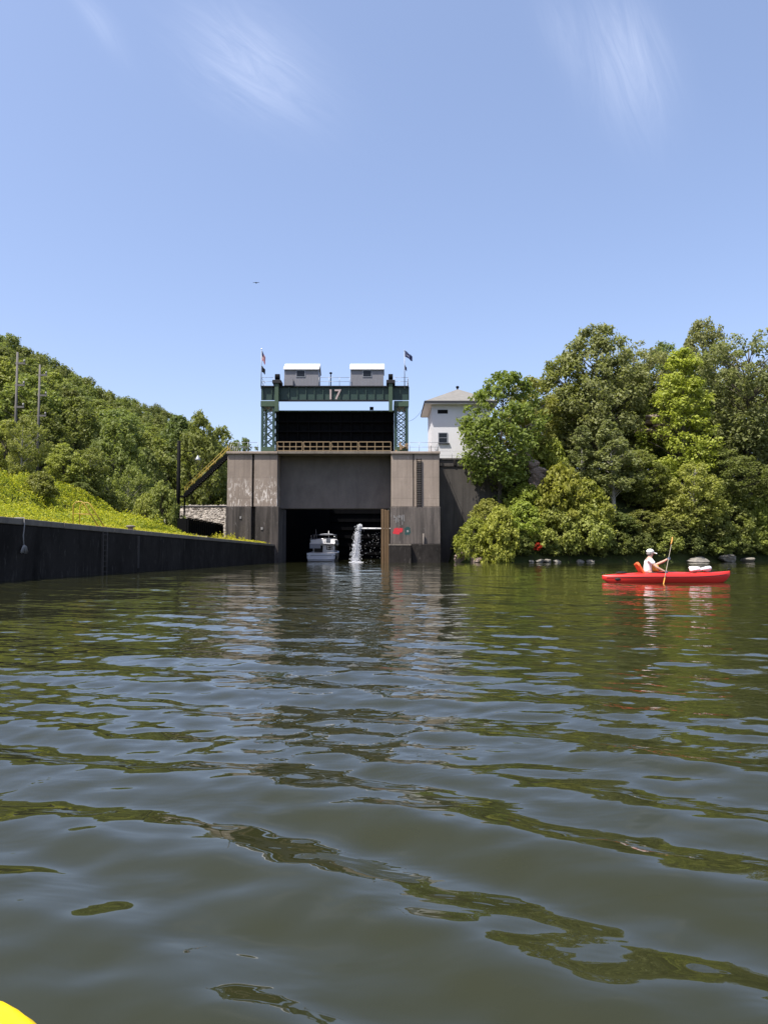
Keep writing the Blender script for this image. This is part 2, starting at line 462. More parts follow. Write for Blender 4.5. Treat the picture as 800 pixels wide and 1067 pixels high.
bo = thing('mooring_bollard', 'small rusty mooring bollard on top of the black guide wall beyond the yellow handrails', 'bollard', (-13.75, 42, 2.24))
MB().tube([(-13.75,42,2.24),(-13.75,42,2.42)], [.17,.12], 14).build('post', M['ochre'], bo, True)
MB().ell((-13.75,42,2.46), (.25,.25,.08), 16, 8).build('cap', M['coping'], bo, True)
rp = thing('mooring_rope', 'pale rope hanging down the black guide wall with a frayed knotted end', 'rope', (-13.2, 28.3, 2.2))
MB().tube([(-13.6,28.3,2.26),(-13.17,28.3,2.27),(-13.15,28.31,2.0),(-13.17,28.28,1.6),(-13.15,28.3,1.25)], .022, 6).build('cord', M['rope'], rp, True)
mb = MB(); random.seed(3)
for k in range(6):
    a = -1.2+k*.48; mb.tube([(-13.14,28.3,1.27),(-13.12,28.3+math.sin(a)*.16,1.2),(-13.13,28.3+math.sin(a)*.3,1.02-.1*random.random())], .022, 5)
mb.build('frayed_end', M['rope'], rp, True)

# ------------------------------------------------------------------ lock piers
PX = dict(l0=atx(236,94), lg=atx(263,94), l1=atx(288.5,94), l2=atx(290.5,94), r0=atx(407.5,94), rg=atx(431,94), r1=atx(458,94))
ZT, ZM, ZL = atz(470.5,94), atz(528,94), atz(567,94)
lp = thing('lock_pier', 'left concrete pier of the lock with pale leached streaks and weeds at its foot', 'pier', ((PX['l0']+PX['l1'])/2, 94, 0))
MB().box(PX['l0'], PX['lg']-.12, 94, 101, ZM, ZT-.3).build('upper_block', M['pier_stain'], lp, bevel=.06)
MB().box(PX['lg']+.12, PX['l1'], 94, 101, ZM, ZT-.3).build('upper_block', M['pier_stain'], lp, bevel=.06)
MB().box(PX['lg']-.12, PX['lg']+.12, 94.45, 100.9, ZM, ZT-.3).build('joint', M['wall'], lp)
MB().box(PX['l0']-.12, PX['l1']+.05, 93.75, 101, ZT-.297, ZT).build('coping', M['pier'], lp, bevel=.04)
mb = MB()
mb.box(PX['l0']-.1, atx(255.5,94), 93.8, 101, -2, ZM-.003)
mb.box(atx(255.5,94)+.003, atx(262,94), 93.6, 100.9, -2, ZM-.05)
mb.box(atx(266,94), atx(280.5,94), 93.8, 101, -2, ZM-.003)
mb.box(atx(262,94)+.003, atx(266,94)-.003, 94.6, 100.8, -2, ZM-.02)
mb.box(atx(280.5,94)+.003, PX['l2'], 93.55, 101, -2, ZM-.02)
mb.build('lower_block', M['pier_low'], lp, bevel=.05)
mb = MB(); mb.box(atx(272,94), atx(274,94), 93.72, 93.797, 4.0, 4.3); mb.build('sign_plate', M['chalk'], lp)
mb = MB(); mb.box(atx(250,94), atx(251.5,94), 93.72, 93.797, atz(538,94)-.3, atz(538,94)); mb.build('lamp_box', M['chalk'], lp)

rpier = thing('lock_pier', 'right concrete pier of the lock with an iron ladder and red spray paint', 'pier', ((PX['r0']+PX['r1'])/2, 94, 0))
MB().box(PX['r0'], PX['rg']-.06, 94, 101, ZM, ZT-.3).build('upper_block', M['pier'], rpier, bevel=.06)
MB().box(PX['rg']+.06, PX['r1'], 94, 101, ZM, ZT-.3).build('upper_block', M['pier'], rpier, bevel=.06)
MB().box(PX['rg']-.06, PX['rg']+.06, 94.25, 100.9, ZM, ZT-.3).build('joint', M['wall'], rpier)
MB().box(PX['r0']-.05, PX['r1']+.1, 93.75, 101, ZT-.297, ZT).build('coping', M['pier'], rpier, bevel=.04)
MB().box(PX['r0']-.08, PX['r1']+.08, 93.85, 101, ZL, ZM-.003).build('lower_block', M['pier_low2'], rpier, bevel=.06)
mb = MB()
mb.box(PX['r0']-.3, atx(428,94), 92.9, 101, -2, ZL-.2); mb.box(atx(428,94)+.003, PX['r1']+.1, 93.5, 101, -2, ZL-.003)
mb.build('base_block', M['wall'], rpier, bevel=.06)
MB().box(PX['r0']-.3, atx(428,94), 92.87, 93.84, ZL-.197, ZL).build('ledge', M['coping'], rpier, bevel=.03)
mb = MB(); xa, xb = atx(434.3,94), atx(439,94)
for x in (xa, xb): mb.box(x-.04, x+.04, 93.8, 93.9, ZM, atz(478,94))
n = 22
for k in range(n):
    z = ZM+.1+k*(atz(478,94)-ZM-.2)/(n-1); mb.box(xa+.043, xb-.043, 93.82, 93.88, z-.035, z+.035)
mb.build('ladder', M['black'], rpier)
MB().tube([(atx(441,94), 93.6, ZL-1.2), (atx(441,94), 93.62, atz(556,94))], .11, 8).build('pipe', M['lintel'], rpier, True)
def blot(cx, cz, w, h, seed, y):
    random.seed(seed); mb = MB(); pts = []
    for k in range(28):
        a = 2*math.pi*k/28; q = .72+.35*random.random()
        pts.append((cx+math.copysign(abs(math.cos(a))**.6, math.cos(a))*w/2*q, cz+math.copysign(abs(math.sin(a))**.6, math.sin(a))*h/2*q))
    mb.prism(pts, y-.006, y-.002); return mb
c = at(414, 553.5, 93.85); blot(c.x-.1, c.z, .95, .8, 4, 93.85).build('graffiti', M['redspray'], rpier, fix=False); blot(c.x+.4, c.z+.12, .5, .6, 5, 93.845).build('graffiti', M['redspray'], rpier, fix=False)
c = at(424.5, 553, 93.85); blot(c.x, c.z, .8, 1.15, 7, 93.85).build('graffiti', M['teal'], rpier, fix=False)
mb = blot(c.x+.02, c.z-.05, .26, .3, 9, 93.845); mb.build('graffiti', M['chalk'], rpier, fix=False)
mb = MB(); random.seed(8)
for k in range(9):
    p = at(410+k*1.3, 536+random.random()*3, 93.84); q = at(410.5+k*1.3+random.uniform(-1,1), 541+random.random()*6, 93.84)
    mb.bar(p, q, .07, .006, (0,1,0))
mb.build('graffiti', M['chalk'], rpier)

# chamber walls and far gate
for x0, x1, lab in ((PX['l0'], PX['l1'], 'dark wet side wall of the lock chamber behind the left pier'), (PX['r0'], PX['r1'], 'wet side wall of the lock chamber behind the right pier')):
    t = thing('chamber_wall', lab, 'wall', ((x0+x1)/2, 145, 0))
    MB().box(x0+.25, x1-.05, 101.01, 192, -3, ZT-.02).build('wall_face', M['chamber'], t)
    MB().box(x0+.2, x1, 101.01, 192, ZT-.017, ZT+.15).build('coping', M['pier'], t)
ug = thing('upper_gate', 'black steel gate closing the far end of the lock chamber', 'gate', (-6, 188, 0))
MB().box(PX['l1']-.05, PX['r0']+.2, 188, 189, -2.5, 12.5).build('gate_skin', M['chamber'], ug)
mb = MB()
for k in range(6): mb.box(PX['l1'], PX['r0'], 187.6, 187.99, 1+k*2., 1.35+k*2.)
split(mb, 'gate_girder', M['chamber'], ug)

# concrete lintel across the opening, walkway on it
YB = 96.6
li = thing('gate_lintel', 'wide dark grey concrete lintel spanning between the two lock piers', 'lintel', (-6, YB, 6.6))
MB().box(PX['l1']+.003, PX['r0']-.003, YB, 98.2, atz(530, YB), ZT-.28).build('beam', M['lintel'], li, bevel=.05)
MB().box(PX['l1']+.06, PX['r0']-.06, 93.95, 98.4, ZT-.275, ZT+.02).build('deck_slab', M['coping'], li, bevel=.03)
wr = thing('walkway_railing', 'ochre painted steel railing panels along the walkway over the lintel', 'railing', (-6, 94.1, ZT))
zr0, zr1 = ZT+.02, atz(460.5, 94.1)
xe = [atx(p, 94.1) for p in (287.5, 315, 344, 373, 408)]
for i in range(4):
    a, b = xe[i]+.09, xe[i+1]-.09; mb = MB()
    for z in (zr0+.1, (zr0+zr1)/2, zr1): mb.bar((a, 94.1, z), (b, 94.1, z), .09, .1)
    for k in range(5):
        x = a+(b-a)*k/4; mb.bar((x, 94.1, zr0), (x, 94.1, zr1), .085)
    mb.bar((a-.13, 94.12, zr1-.0), (a+.25, 94.16, zr0+.55), .06)
    mb.build('rail_panel', M['ochre'], wr)

# timber fender at the opening
tf = thing('timber_fender', 'brown wooden fender post at the right edge of the lock opening', 'fender', (.1, 94.2, 0))
xt0, xt1 = atx(397,94), atx(405.5,94)
for k in range(3):
    w = (xt1-xt0)/3; MB().box(xt0+k*w+.01, xt0+(k+1)*w-.01, 94.0+.05*(k % 2), 94.6, -1.5, atz(530.5+.6*k, 94)).build('timber', M['timberm'], tf, bevel=.03)

# pipe and falling water
op = thing('outlet_pipe', 'white pipe spouting water out beside the wooden fender', 'pipe', (-.4, 95.6, 4.3))
pz = atz(551, 95.6)
MB().tube([(atx(398,95.6)+1.3, 95.6, pz), (atx(374,95.6), 95.6, pz+.05)], .095, 12).build('tube', M['white'], op, True)
mb = MB()
for x in (atx(392,95.6), atx(383,95.6)): mb.tube([(x-.05,95.6,pz+.02),(x+.05,95.6,pz+.02)], .14, 12)
split(mb, 'flange', M['galv'], op)
def jet():
    m, nt, out = new_mat('white falling water')
    b = finish(nt, out, (.82,.83,.86), .3, 0, .5); b.inputs['Transmission Weight'].default_value = .15
    return m
M['jet'] = jet()
fw = thing('falling_water', 'white column of water falling from the pipe into the lock', 'waterfall', (atx(371,95.6), 95.6, 0))
rs = np.random.RandomState(4); mb = MB()
def drop(p, r, l):
    mb.ell(p, (r, r, l), 5, 4)
xw0 = atx(376, 95.6)
for k in range(2300):
    t = rs.rand()**.8; s = rs.rand()
    spd = .62+rs.randn()*.18
    # a lob that rises a little out of the pipe end and then falls
    tt = t*1.0; x = xw0 - spd*min(1, tt*4)*(.55+.55*tt) + rs.randn()*(.11+.12*tt); z = pz + .1 + .9*min(tt*4, 1)*(1-min(tt*4, 1)) * 1.6 - (pz+.1)*max(0, tt-.12)/.88 + rs.randn()*.05
    r = .013+.022*rs.rand()*(1.35-tt*.7)
    drop((x, 95.6+rs.randn()*.13, max(z, .02)), r, r*(1+2.2*tt))
for k in range(60):
    x = xw0+.15+rs.rand()*2.3; r = .008+.010*rs.rand(); drop((x, 95.6+rs.randn()*.15, rs.rand()*(pz-.2)), r, r*3)
for k in range(130):
    a = rs.rand()*6.28; q = rs.rand()**.5; drop((xw0-.6+math.cos(a)*q*.9, 95.6+math.sin(a)*q*.6, .02+.2*rs.rand()*(1-q)), .05, .04)
mb.build('spray', M['jet'], fw, True, fix=False)

# ------------------------------------------------------------------ lift gate gantry
YG = 96.0
def X(p, Y=YG): return atx(p, Y)
def Z(p, Y=YG): return atz(p, Y)
def tower(x0, x1, lab):
    t = thing('gate_tower', lab, 'tower', ((x0+x1)/2, YG+1.5, ZT), 'green lattice gate towers')
    zt, zb = Z(424), ZT+.01
    for x in (x0+.16, x1-.16):
        for y in (YG, YG+3.0):
            MB().box(x-.16, x+.16, y-.16, y+.16, zb, zt).build('leg', M['green'], t, bevel=.02)
    mb = MB(); n = 5; h = (zt-zb-.9)/n
    for y in (YG-.1, YG+3.1):
        for i in range(n):
            z0, z1 = zb+.9+i*h, zb+.9+(i+1)*h
            mb.bar((x0+.25,y,z0), (x1-.25,y,z1), .10, .05, (0,1,0)); mb.bar((x1-.25,y+.06,z0), (x0+.25,y+.06,z1), .10, .05, (0,1,0))
            mb.bar((x0+.3,y+.1,z1), (x1-.3,y+.1,z1), .06, .05, (0,1,0))
    for x in (x0+.16, x1-.16):
        for i in range(n):
            z0, z1 = zb+.9+i*h, zb+.9+(i+1)*h
            mb.bar((x,YG+.17,z0), (x,YG+2.83,z1), .08, .04, (1,0,0)); mb.bar((x+.05,YG+2.83,z0), (x+.05,YG+.17,z1), .08, .04, (1,0,0))
    mb.build('lattice', M['green'], t)
    mb = MB()
    for y in (YG-.18, YG+3.16): mb.box(x0+.02, x1-.02, y, y+.03, zb, zb+.85)
    split(mb, 'base_plate', M['greenlt'], t)
    mb = MB(); mb.box(x0-.06, x1+.06, YG-.25, YG+3.25, zt+.003, Z(418)-.003); mb.build('capital', M['greenlt'], t, bevel=.03)
    return t
tower(X(271), X(285.5), 'green lattice steel tower standing on the left lock pier')
tr = tower(X(411), X(425.5), 'green lattice steel tower standing on the right lock pier')
mb = MB(); random.seed(2)
for k in range(7):
    x = X(412)+random.random()*1.5; z = ZT+.02+random.random()*1.0; mb.box(x-.14, x+.14, YG-.5-random.random()*.3, YG-.22, z, z+.25+.3*random.random())
split(mb, 'junction_box', M['ochre'], tr)

gi = thing('gantry_girder', 'dark green plate girder with the number 17 joining the two gate towers', 'girder', (X(348), YG, Z(418)))
zg0, zg1 = Z(418), Z(402.5)
MB().box(X(270.8), X(425.6), YG-.05, YG+.05, zg0+.12, zg1-.12).build('web', M['green'], gi)
MB().box(X(270.8), X(425.6), YG+2.9, YG+3.0, Z(418, YG+3.2)+.12, zg1-.12).build('web', M['green'], gi)
MB().box(X(270.4), X(426), YG-.35, YG+3.3, zg1-.117, zg1).build('flange', M['darkmetal'], gi)
MB().box(X(288), X(408), YG-.3, YG+.3, zg0, zg0+.117).build('flange', M['darkmetal'], gi)
MB().box(X(288), X(408), YG+2.7, YG+3.2, Z(418, YG+3.2), Z(418, YG+3.2)+.117).build('flange', M['darkmetal'], gi)
mb = MB()
for k in range(18):
    x = X(273+k*9.0); mb.box(x-.05, x+.05, YG-.22, YG-.051, zg0+.12, zg1-.12)
split(mb, 'stiffener', M['green'], gi)
# number
cu = bpy.data.curves.new('number', 'FONT'); cu.body = '17'; cu.size = 1.75; cu.extrude = .015; cu.offset = .025; cu.align_x = 'CENTER'
cu.materials.append(M['digit'])
num = bpy.data.objects.new('number', cu); COL.objects.link(num); num.parent = gi
num.location = Vector((X(347.6), YG-.25, Z(416.3))) - gi.location; num.rotation_euler = (R(90), 0, 0); num.scale = (1.0, 1, 1)
me = bpy.data.meshes.new_from_object(num.evaluated_get(bpy.context.evaluated_depsgraph_get()))
n2 = bpy.data.objects.new('lock_number', me); COL.objects.link(n2); n2.parent = gi; n2.location = num.location; n2.rotation_euler = num.rotation_euler; n2.scale = num.scale
if not me.materials: me.materials.append(M['digit'])
bpy.data.objects.remove(num)
# hangers and sheaves
for pa, pb, lab in ((286, 290, 'left'), (405, 409, 'right')):
    t = thing('gate_hanger', 'pale green hanger column at the %s end of the girder holding the lift gate' % lab, 'hanger', (X((pa+pb)/2), YG-.6, Z(430)), 'gate hangers')
    MB().box(X(pa), X(pb), YG-.85, YG-.4, Z(430), Z(400)).build('column', M['greenlt'], t, bevel=.03)
    MB().box(X(pa-2.5), X(pb+2.5), YG-1.0, YG+.9, Z(401)+.003, Z(397.5)).build('bearing_block', M['darkmetal'], t, bevel=.03)
    mb = MB(); zc = Z(393.6); mb.tube([(X((pa+pb)/2)-.28, YG-.2, zc), (X((pa+pb)/2)+.28, YG-.2, zc)], .42, 18); mb.build('sheave', M['black'], t)
# rails on top
def railing(name, lab, pts, h, nmid, step, m, group=None, r=.03):
    t = thing(name, lab, 'railing', pts[0], group); mb = MB(); mp = MB()
    for a, b in zip(pts[:-1], pts[1:]):
        a, b = Vector(a), Vector(b); L = (b-a).length; n = max(1, round(L/step))
        for k in range(nmid+1):
            z = Vector((0,0,h*(k+1)/(nmid+1))); mb.tube([a+z, b+z], r*.8, 6)
        for k in range(n+1): p = a.lerp(b, k/n); mp.tube([p, p+Vector((0,0,h+.03))], r, 6)
    mb.build('rail', m, t, True); split(mp, 'post', m, t, True); return t
g = 'thin grey safety railings'
yf = YG-.3
railing('safety_railing', 'thin grey railing on the girder between the two sheds', [(X(331.8), yf, zg1), (X(364), yf, zg1)], 1.05, 1, 1.2, M['galv'], g)
railing('safety_railing', 'thin grey railing on the left end of the girder under the striped flag', [(X(271), YG+3, zg1), (X(271), yf, zg1), (X(284), yf, zg1)], 1.05, 1, 1.4, M['galv'], g)
railing('safety_railing', 'thin grey railing on the right end of the girder under the blue flag', [(X(411.5), yf, zg1), (X(425.3), yf, zg1), (X(425.3), YG+3, zg1)], 1.05, 1, 1.4, M['galv'], g)
railing('safety_railing', 'grey railing on top of the left pier beside the lattice tower', [(PX['l0']+.1, 100.5, ZT), (PX['l0']+.1, 94.2, ZT), (X(270), 94.2, ZT)], 1.15, 1, 1.3, M['galv'], g)
railing('safety_railing', 'grey railing on top of the right pier in front of the white house', [(X(426.5), 94.2, ZT), (PX['r1']-.1, 94.2, ZT), (PX['r1']-.1, 100.5, ZT)], 1.15, 1, 1.3, M['galv'], g)
def shed(pa, pb, pw, lab):
    xa, xb = X(pa), X(pb); za, zb = zg1+.003, Z(385.2); t = thing('machinery_shed', lab, 'shed', ((xa+xb)/2, YG+1.4, zg1), 'machinery sheds on the girder')
    MB().box(xa, xb, YG-.1, YG+2.9, za, zb).build('wall', M['shed'], t)
    mb = MB()
    zr = Z(381, YG+1.4)+.1
    n = len(mb.v)
    x0, x1 = xa-.1, xb+.1
    prof = [(YG-.3, zb-.05), (YG+1.4, zr), (YG+3.1, zb-.05), (YG+3.1, zb+.07), (YG+1.4, zr+.13), (YG-.3, zb+.07)]
    mb.v = [(x0, y, z) for y, z in prof] + [(x1, y, z) for y, z in prof]
    mb.f = [(0,1,4,5), (1,2,3,4), (11,10,7,6), (10,9,8,7)] + [(i, (i+1) % 6, (i+1) % 6+6, i+6) for i in range(6)]
    mb.build('roof', M['shedroof'], t)
    MB().prism([(xa+.01, 0), (xb-.01, 0), (xb-.01, .1), (xa+.01, .1)], 0, .1)
    w = MB().box(X(pw), X(pw+8.6), YG-.14, YG-.09, Z(392.6), Z(386.4)).build('window', M['glass'], t)
    mb = MB(); a, b, c2, d = X(pw), X(pw+8.6), Z(392.6), Z(386.4)
    for q in ((a-.06, a, c2-.06, d+.06), (b, b+.06, c2-.06, d+.06), (a, b, c2-.06, c2), (a, b, d, d+.06)): mb.box(q[0], q[1], YG-.16, YG-.095, q[2], q[3])
    mb.build('frame', M['galv'], w)
    mb = MB()
    k = xa+.25
    while k < xb: mb.box(k-.015, k+.015, YG-.115, YG-.101, za, Z(392.6)-.1); k += .42
    mb.build('seam', M['galv'], t)
    return t
s1 = shed(295, 331, 308, 'grey metal shed with a white roof on the left half of the girder')
s2 = shed(364.8, 399.5, 378, 'grey metal shed with a white roof on the right half of the girder')
MB().box(X(295.2), X(304.5), YG-.5, YG-.16, zg1+.003, Z(395.5)).build('cabinet', M['shed'], s1)
lpst = thing('lamp_post', 'short black lamp post on the girder between the two sheds', 'lamp', (X(344), YG-.1, zg1))
MB().tube([(X(344), YG-.1, zg1), (X(344), YG-.1, Z(389.5))], .06, 8).build('post', M['black'], lpst, True)
MB().ell((X(344), YG-.1, Z(389)), (.19,.19,.13), 12, 8).build('lamp_head', M['black'], lpst, True)

# lift gate
Yl = 98.75
lg = thing('lift_gate', 'black steel lift gate raised high between the two towers', 'lift gate', (-6, Yl, Z(461,Yl)))
gx0, gx1, gz0, gz1 = atx(287,Yl), atx(410.5,Yl), atz(470,Yl), atz(429.5,Yl)
MB().box(gx0, gx1, Yl+.3, Yl+.45, gz0, gz1).build('gate_skin', M['black'], lg)
mb = MB()
for k in range(5): z = gz0+(gz1-gz0)*k/4; mb.box(gx0, gx1, Yl-.25, Yl+.297, max(gz0, z-.1), min(gz1, z+.1))
split(mb, 'gate_girder', M['black'], lg)
mb = MB()
for k in range(12): x = gx0+.08+(gx1-gx0-.16)*k/11; mb.box(x-.06, x+.06, Yl-.18, Yl+.296, gz0+.11, gz1-.11)
split(mb, 'gate_rib', M['black'], lg)
MB().box(gx0-.15, gx1+.15, Yl-.4, Yl+.6, gz1+.003, gz1+.16).build('top_rail', M['greenlt'], lg)
cb = thing('control_box', 'small black box standing on the top edge of the lift gate', 'box', (atx(387,Yl), Yl, gz1+.16))
MB().box(atx(385,Yl), atx(389,Yl), Yl-.15, Yl+.2, gz1+.3, gz1+.68).build('case', M['black'], cb, bevel=.03)
mb = MB(); mb.box(atx(385.6,Yl), atx(386.2,Yl), Yl, Yl+.08, gz1+.16, gz1+.297); mb.box(atx(387.8,Yl), atx(388.4,Yl), Yl, Yl+.08, gz1+.16, gz1+.297); split(mb, 'foot', M['black'], cb)

# flags
def pole(px, ytop, lab, g):
    t = thing('flagpole', lab, 'flagpole', (X(px), YG-.45, zg1-.3), g)
    MB().tube([(X(px), YG-.45, zg1-.4), (X(px), YG-.45, Z(ytop))], [.06, .035], 8).build('mast', M['galv'], t, True)
    MB().ell((X(px), YG-.45, Z(ytop)+.08), (.08,.08,.08), 10, 6).build('finial', M['chrome'], t, True)
pole(271.3, 365, 'thin flagpole at the left end of the girder', 'flagpoles')
pole(421.6, 367, 'thin flagpole at the right end of the girder', 'flagpoles')
def flag(lab, px, ztop, hoist, reach, droop, mats, fold=.1, n=20, m=26, waves_=2.5, gather=.0):
    mb = MB(); P = []
    for i in range(m+1):
        s = i/m; row = []
        for j in range(n+1):
            t = j/n
            row.append((X(px)+.06+s*reach*(1-gather*t), YG-.45+fold*math.sin(s*math.pi*2*waves_+t*1.5)*(.3+s)+.25*s*fold, ztop-t*hoist*(1-.15*s)-droop*s**1.1 + .03*math.sin(s*9+t*4)))
        P.append(row)
    mb.grid(P); o = mb.build('flag', None, None, True, fix=False)
    for q in mats[0]: o.data.materials.append(q)
    for p in o.data.polygons:
        i, j = divmod(p.index, n); p.material_index = mats[1](i/m, j/n)
    o.data.update()
    sd = o.modifiers.new('thickness', 'SOLIDIFY'); sd.thickness = .012
    tag(o, lab, 'flag', 'flags on the girder')
def usf(s, t):
    if s < .42 and t < 7/13: return 2
    return 0 if int(t*13) % 2 == 0 else 1
flag('limp red and white striped flag with a blue corner on the left flagpole', 271.3, Z(366.5), 1.15, .42, .85, ([M['flagred'], M['flagwhite'], M['flagblue']], usf), .13, 26, 26)
flag('limp black flag below the striped flag on the left flagpole', 271.3, Z(382), .75, .42, .5, ([M['flagblack']], lambda s, t: 0), .1)
flag('dark blue flag blowing out at the top of the right flagpole', 421.6, Z(366.3), .75, .92, .75, ([M['flagblue'], M['flagwhite']], lambda s, t: 1 if (s-.35)**2+(t-.5)**2 < .012 else 0), .07)
flag('small dark limp flag halfway down the right flagpole', 421.6, Z(381.5), .55, .2, .3, ([M['flagblue']], lambda s, t: 0), .06)

# ------------------------------------------------------------------ white house
YH = 104.0
hx0, hx1 = atx(450,YH), atx(450,YH)+7.9
hb, he = 13.4, atz(420, YH)
ho = thing('white_house', 'white two storey lock house with a hipped tan roof behind the right pier', 'house', ((hx0+hx1)/2, YH+4.4, hb))
MB().box(hx0, hx1, YH, YH+8.8, hb+.45, he-.25).build('wall', M['white'], ho)
MB().box(hx0-.05, hx1+.05, YH-.05, YH+8.85, hb-.6, hb+.447).build('base_shadow_band', M['wall'], ho)  # shadow at the foot of the house, put in as a solid black band
ex = 1.0; mb = MB(); xa, xb, ya, yb2 = hx0-ex, hx1+ex, YH-ex, YH+8.8+ex; zr = atz(406.5, YH+4.4)
xm, ym = (xa+xb)/2, (ya+yb2)/2
mb.v = [(xa,ya,he+.1),(xb,ya,he+.1),(xb,yb2,he+.1),(xa,yb2,he+.1),(xm,ym-.6,zr),(xm,ym+.6,zr)]
mb.f = [(0,1,4),(1,2,5,4),(2,3,5),(3,0,4,5),(3,2,1,0)]
rf = mb.build('roof', M['roof'], ho)
mb = MB()
for q in ((xa-.02,xb+.02,ya-.03,ya+.04),(xa-.02,xb+.02,yb2-.04,yb2+.03),(xa-.03,xa+.04,ya+.043,yb2-.043),(xb-.04,xb+.03,ya+.043,yb2-.043)): mb.box(q[0],q[1],q[2],q[3],he-.16,he+.13)
split(mb, 'fascia', M['fascia'], ho)
MB().box(xa+.043, xb-.043, ya+.043, yb2-.043, he-.245, he-.17).build('soffit', M['white'], ho)
mb = MB(); mb.tube([(xm,ym,zr-.1),(xm,ym,zr+.3)], .12, 10); mb.ell((xm,ym,zr+.42), (.24,.24,.18), 12, 8); mb.build('chimney', M['black'], rf, True)
w = MB().box(atx(457.6,YH), atx(466,YH), YH-.03, YH+.02, atz(461,YH), atz(451.5,YH)).build('window', M['glass'], ho)
a, b, c2, d = atx(457.6,YH), atx(466,YH), atz(461,YH), atz(451.5,YH); mb = MB()
for q in ((a-.1,a,c2-.1,d+.1),(b,b+.1,c2-.1,d+.1),(a,b,d,d+.1),(a,b,(c2+d)/2-.03,(c2+d)/2+.03)): mb.box(q[0],q[1],YH-.07,YH-.001,q[2],q[3])
mb.build('frame', M['galv'], w); MB().box(a-.1,b+.35,YH-.2,YH-.001,c2-.24,c2-.103).build('sill', M['fascia'], w)
mb = MB(); a, b, c2, d = atx(456.3,YH), atx(467,YH), atz(431,YH), atz(427,YH)
mb.box(a, b, YH-.03, YH+.01, c2, d); mb.build('vent', M['black'], ho)
mb = MB()
for k in range(4): z = c2+(d-c2)*(k+.5)/4; mb.bar((a,YH-.05,z),(b,YH-.05,z),.05,.02)
mb.build('vent_slat', M['fascia'], ho)
d0 = MB().box(hx0-.04, hx0-.001, YH+1.2, YH+2.2, hb+.46, hb+2.5).build('door', M['fascia'], ho)
railing('safety_railing', 'thin grey railing along the dark retaining wall in front of the white house', [(PX['r1']+.5, 100.6, 13.42), (17, 100.6, 13.42)], 1.1, 1, 1.5, M['galv'], g)
wi = MB()
pa, pb = Vector((X(425.5), YG+1, Z(437.5))), Vector((xa+.05, YH+2, he-.1)); pts = []
for k in range(15): s = k/14; p = pa.lerp(pb, s); p.z -= .45*4*s*(1-s); pts.append(p)
wi.tube(pts, .018, 5); tag(wi.build('cable', M['black'], None, True), 'thin black cable strung from the right tower to the white house', 'cable')

rw = thing('retaining_wall', 'dark concrete retaining wall right of the right pier partly behind leaves', 'wall', (10, 100, 0))
MB().box(PX['r1']+.1, 17.5, 99.4, 100.5, -2, 13.2).build('wall_face', M['retain'], rw, bevel=.04)
MB().box(PX['r1']+.1, 17.6, 99.25, 100.55, 13.203, 13.42).build('coping', M['retain'], rw, bevel=.03)
mb = MB()
MB().box(PX['r1']+.12, 17.4, 99.3, 99.397, atz(486,99.4)-.06, atz(486,99.4)+.06).build('ledge', M['wall'], rw)
mb.box(atx(473.8,99.4)-.12, atx(473.8,99.4)+.12, 99.2, 99.397, atz(485,99.4), 13.2); mb.box(atx(490,99.4)-.12, atx(490,99.4)+.12, 99.2, 99.397, atz(485,99.4), 13.2)
split(mb, 'pilaster', M['wall'], rw)

# ------------------------------------------------------------------ left: stair, pole, steel trough, rubble
st = thing('steel_stair', 'black steel stair with yellow handrails climbing to the left pier', 'stair', (-24, 95.5, 8))
A, B = Vector((-24.6, 95.2, atz(516, 95.2))), Vector((PX['l0']-.15, 95.2, ZT-.1))
for dy in (0, 1.1):
    o = Vector((0, dy, 0)); MB().bar(A+o, B+o, .08, .42).build('stringer', M['black'], st)
    mb = MB(); up = Vector((0,0,1.0))
    mb.tube([A+o+up, B+o+up], .03, 6); mb.tube([A+o+up*.55, B+o+up*.55], .022, 6)
    for k in range(7): p = (A+o).lerp(B+o, (k+.1)/6.2); mb.tube([p, p+up], .024, 6)
    mb.build('handrail', M['yellow'], st, True)
mb = MB(); n = 26
for k in range(n): p = A.lerp(B, (k+.5)/n); mb.box(p.x-.15, p.x+.15, 95.25, 96.25, p.z-.02, p.z+.02)
split(mb, 'tread', M['galv'], st)
MB().box(A.x-1.4, A.x+.1, 95.1, 96.4, A.z-.2, A.z-.02).build('landing', M['black'], st)
mb = MB()
for x in (A.x-1.2, A.x-.1): mb.box(x-.08, x+.08, 95.6, 95.8, hz(x,95.7)-.3, A.z-.203)
mb.build('leg', M['black'], st)

po = thing('lamp_pole', 'thick black pole with a small bell lamp standing behind the guide wall', 'pole', (atx(185,86), 86, hz(atx(185,86),86)))
xp = atx(185,86); zb = hz(xp,86)
MB().tube([(xp,86,zb-.3),(xp,86,atz(459.5,86))], [.24,.20], 12).build('post', M['black'], po, True)
MB().tube([(xp,86,atz(469,86)),(xp+.9,86,atz(470,86)),(atx(205,86)-.1,86,atz(472,86)),(atx(205,86),86,atz(475,86))], .035, 6).build('arm', M['black'], po, True)
mb = MB(); x = atx(205,86); z = atz(475,86); mb.tube([(x,86,z+.05),(x,86,z-.1),(x,86,z-.22),(x,86,z-.42),(x,86,z-.5)], [.06,.12,.2,.3,.3], 14); mb.build('lamp_shade', M['galv'], po, True)

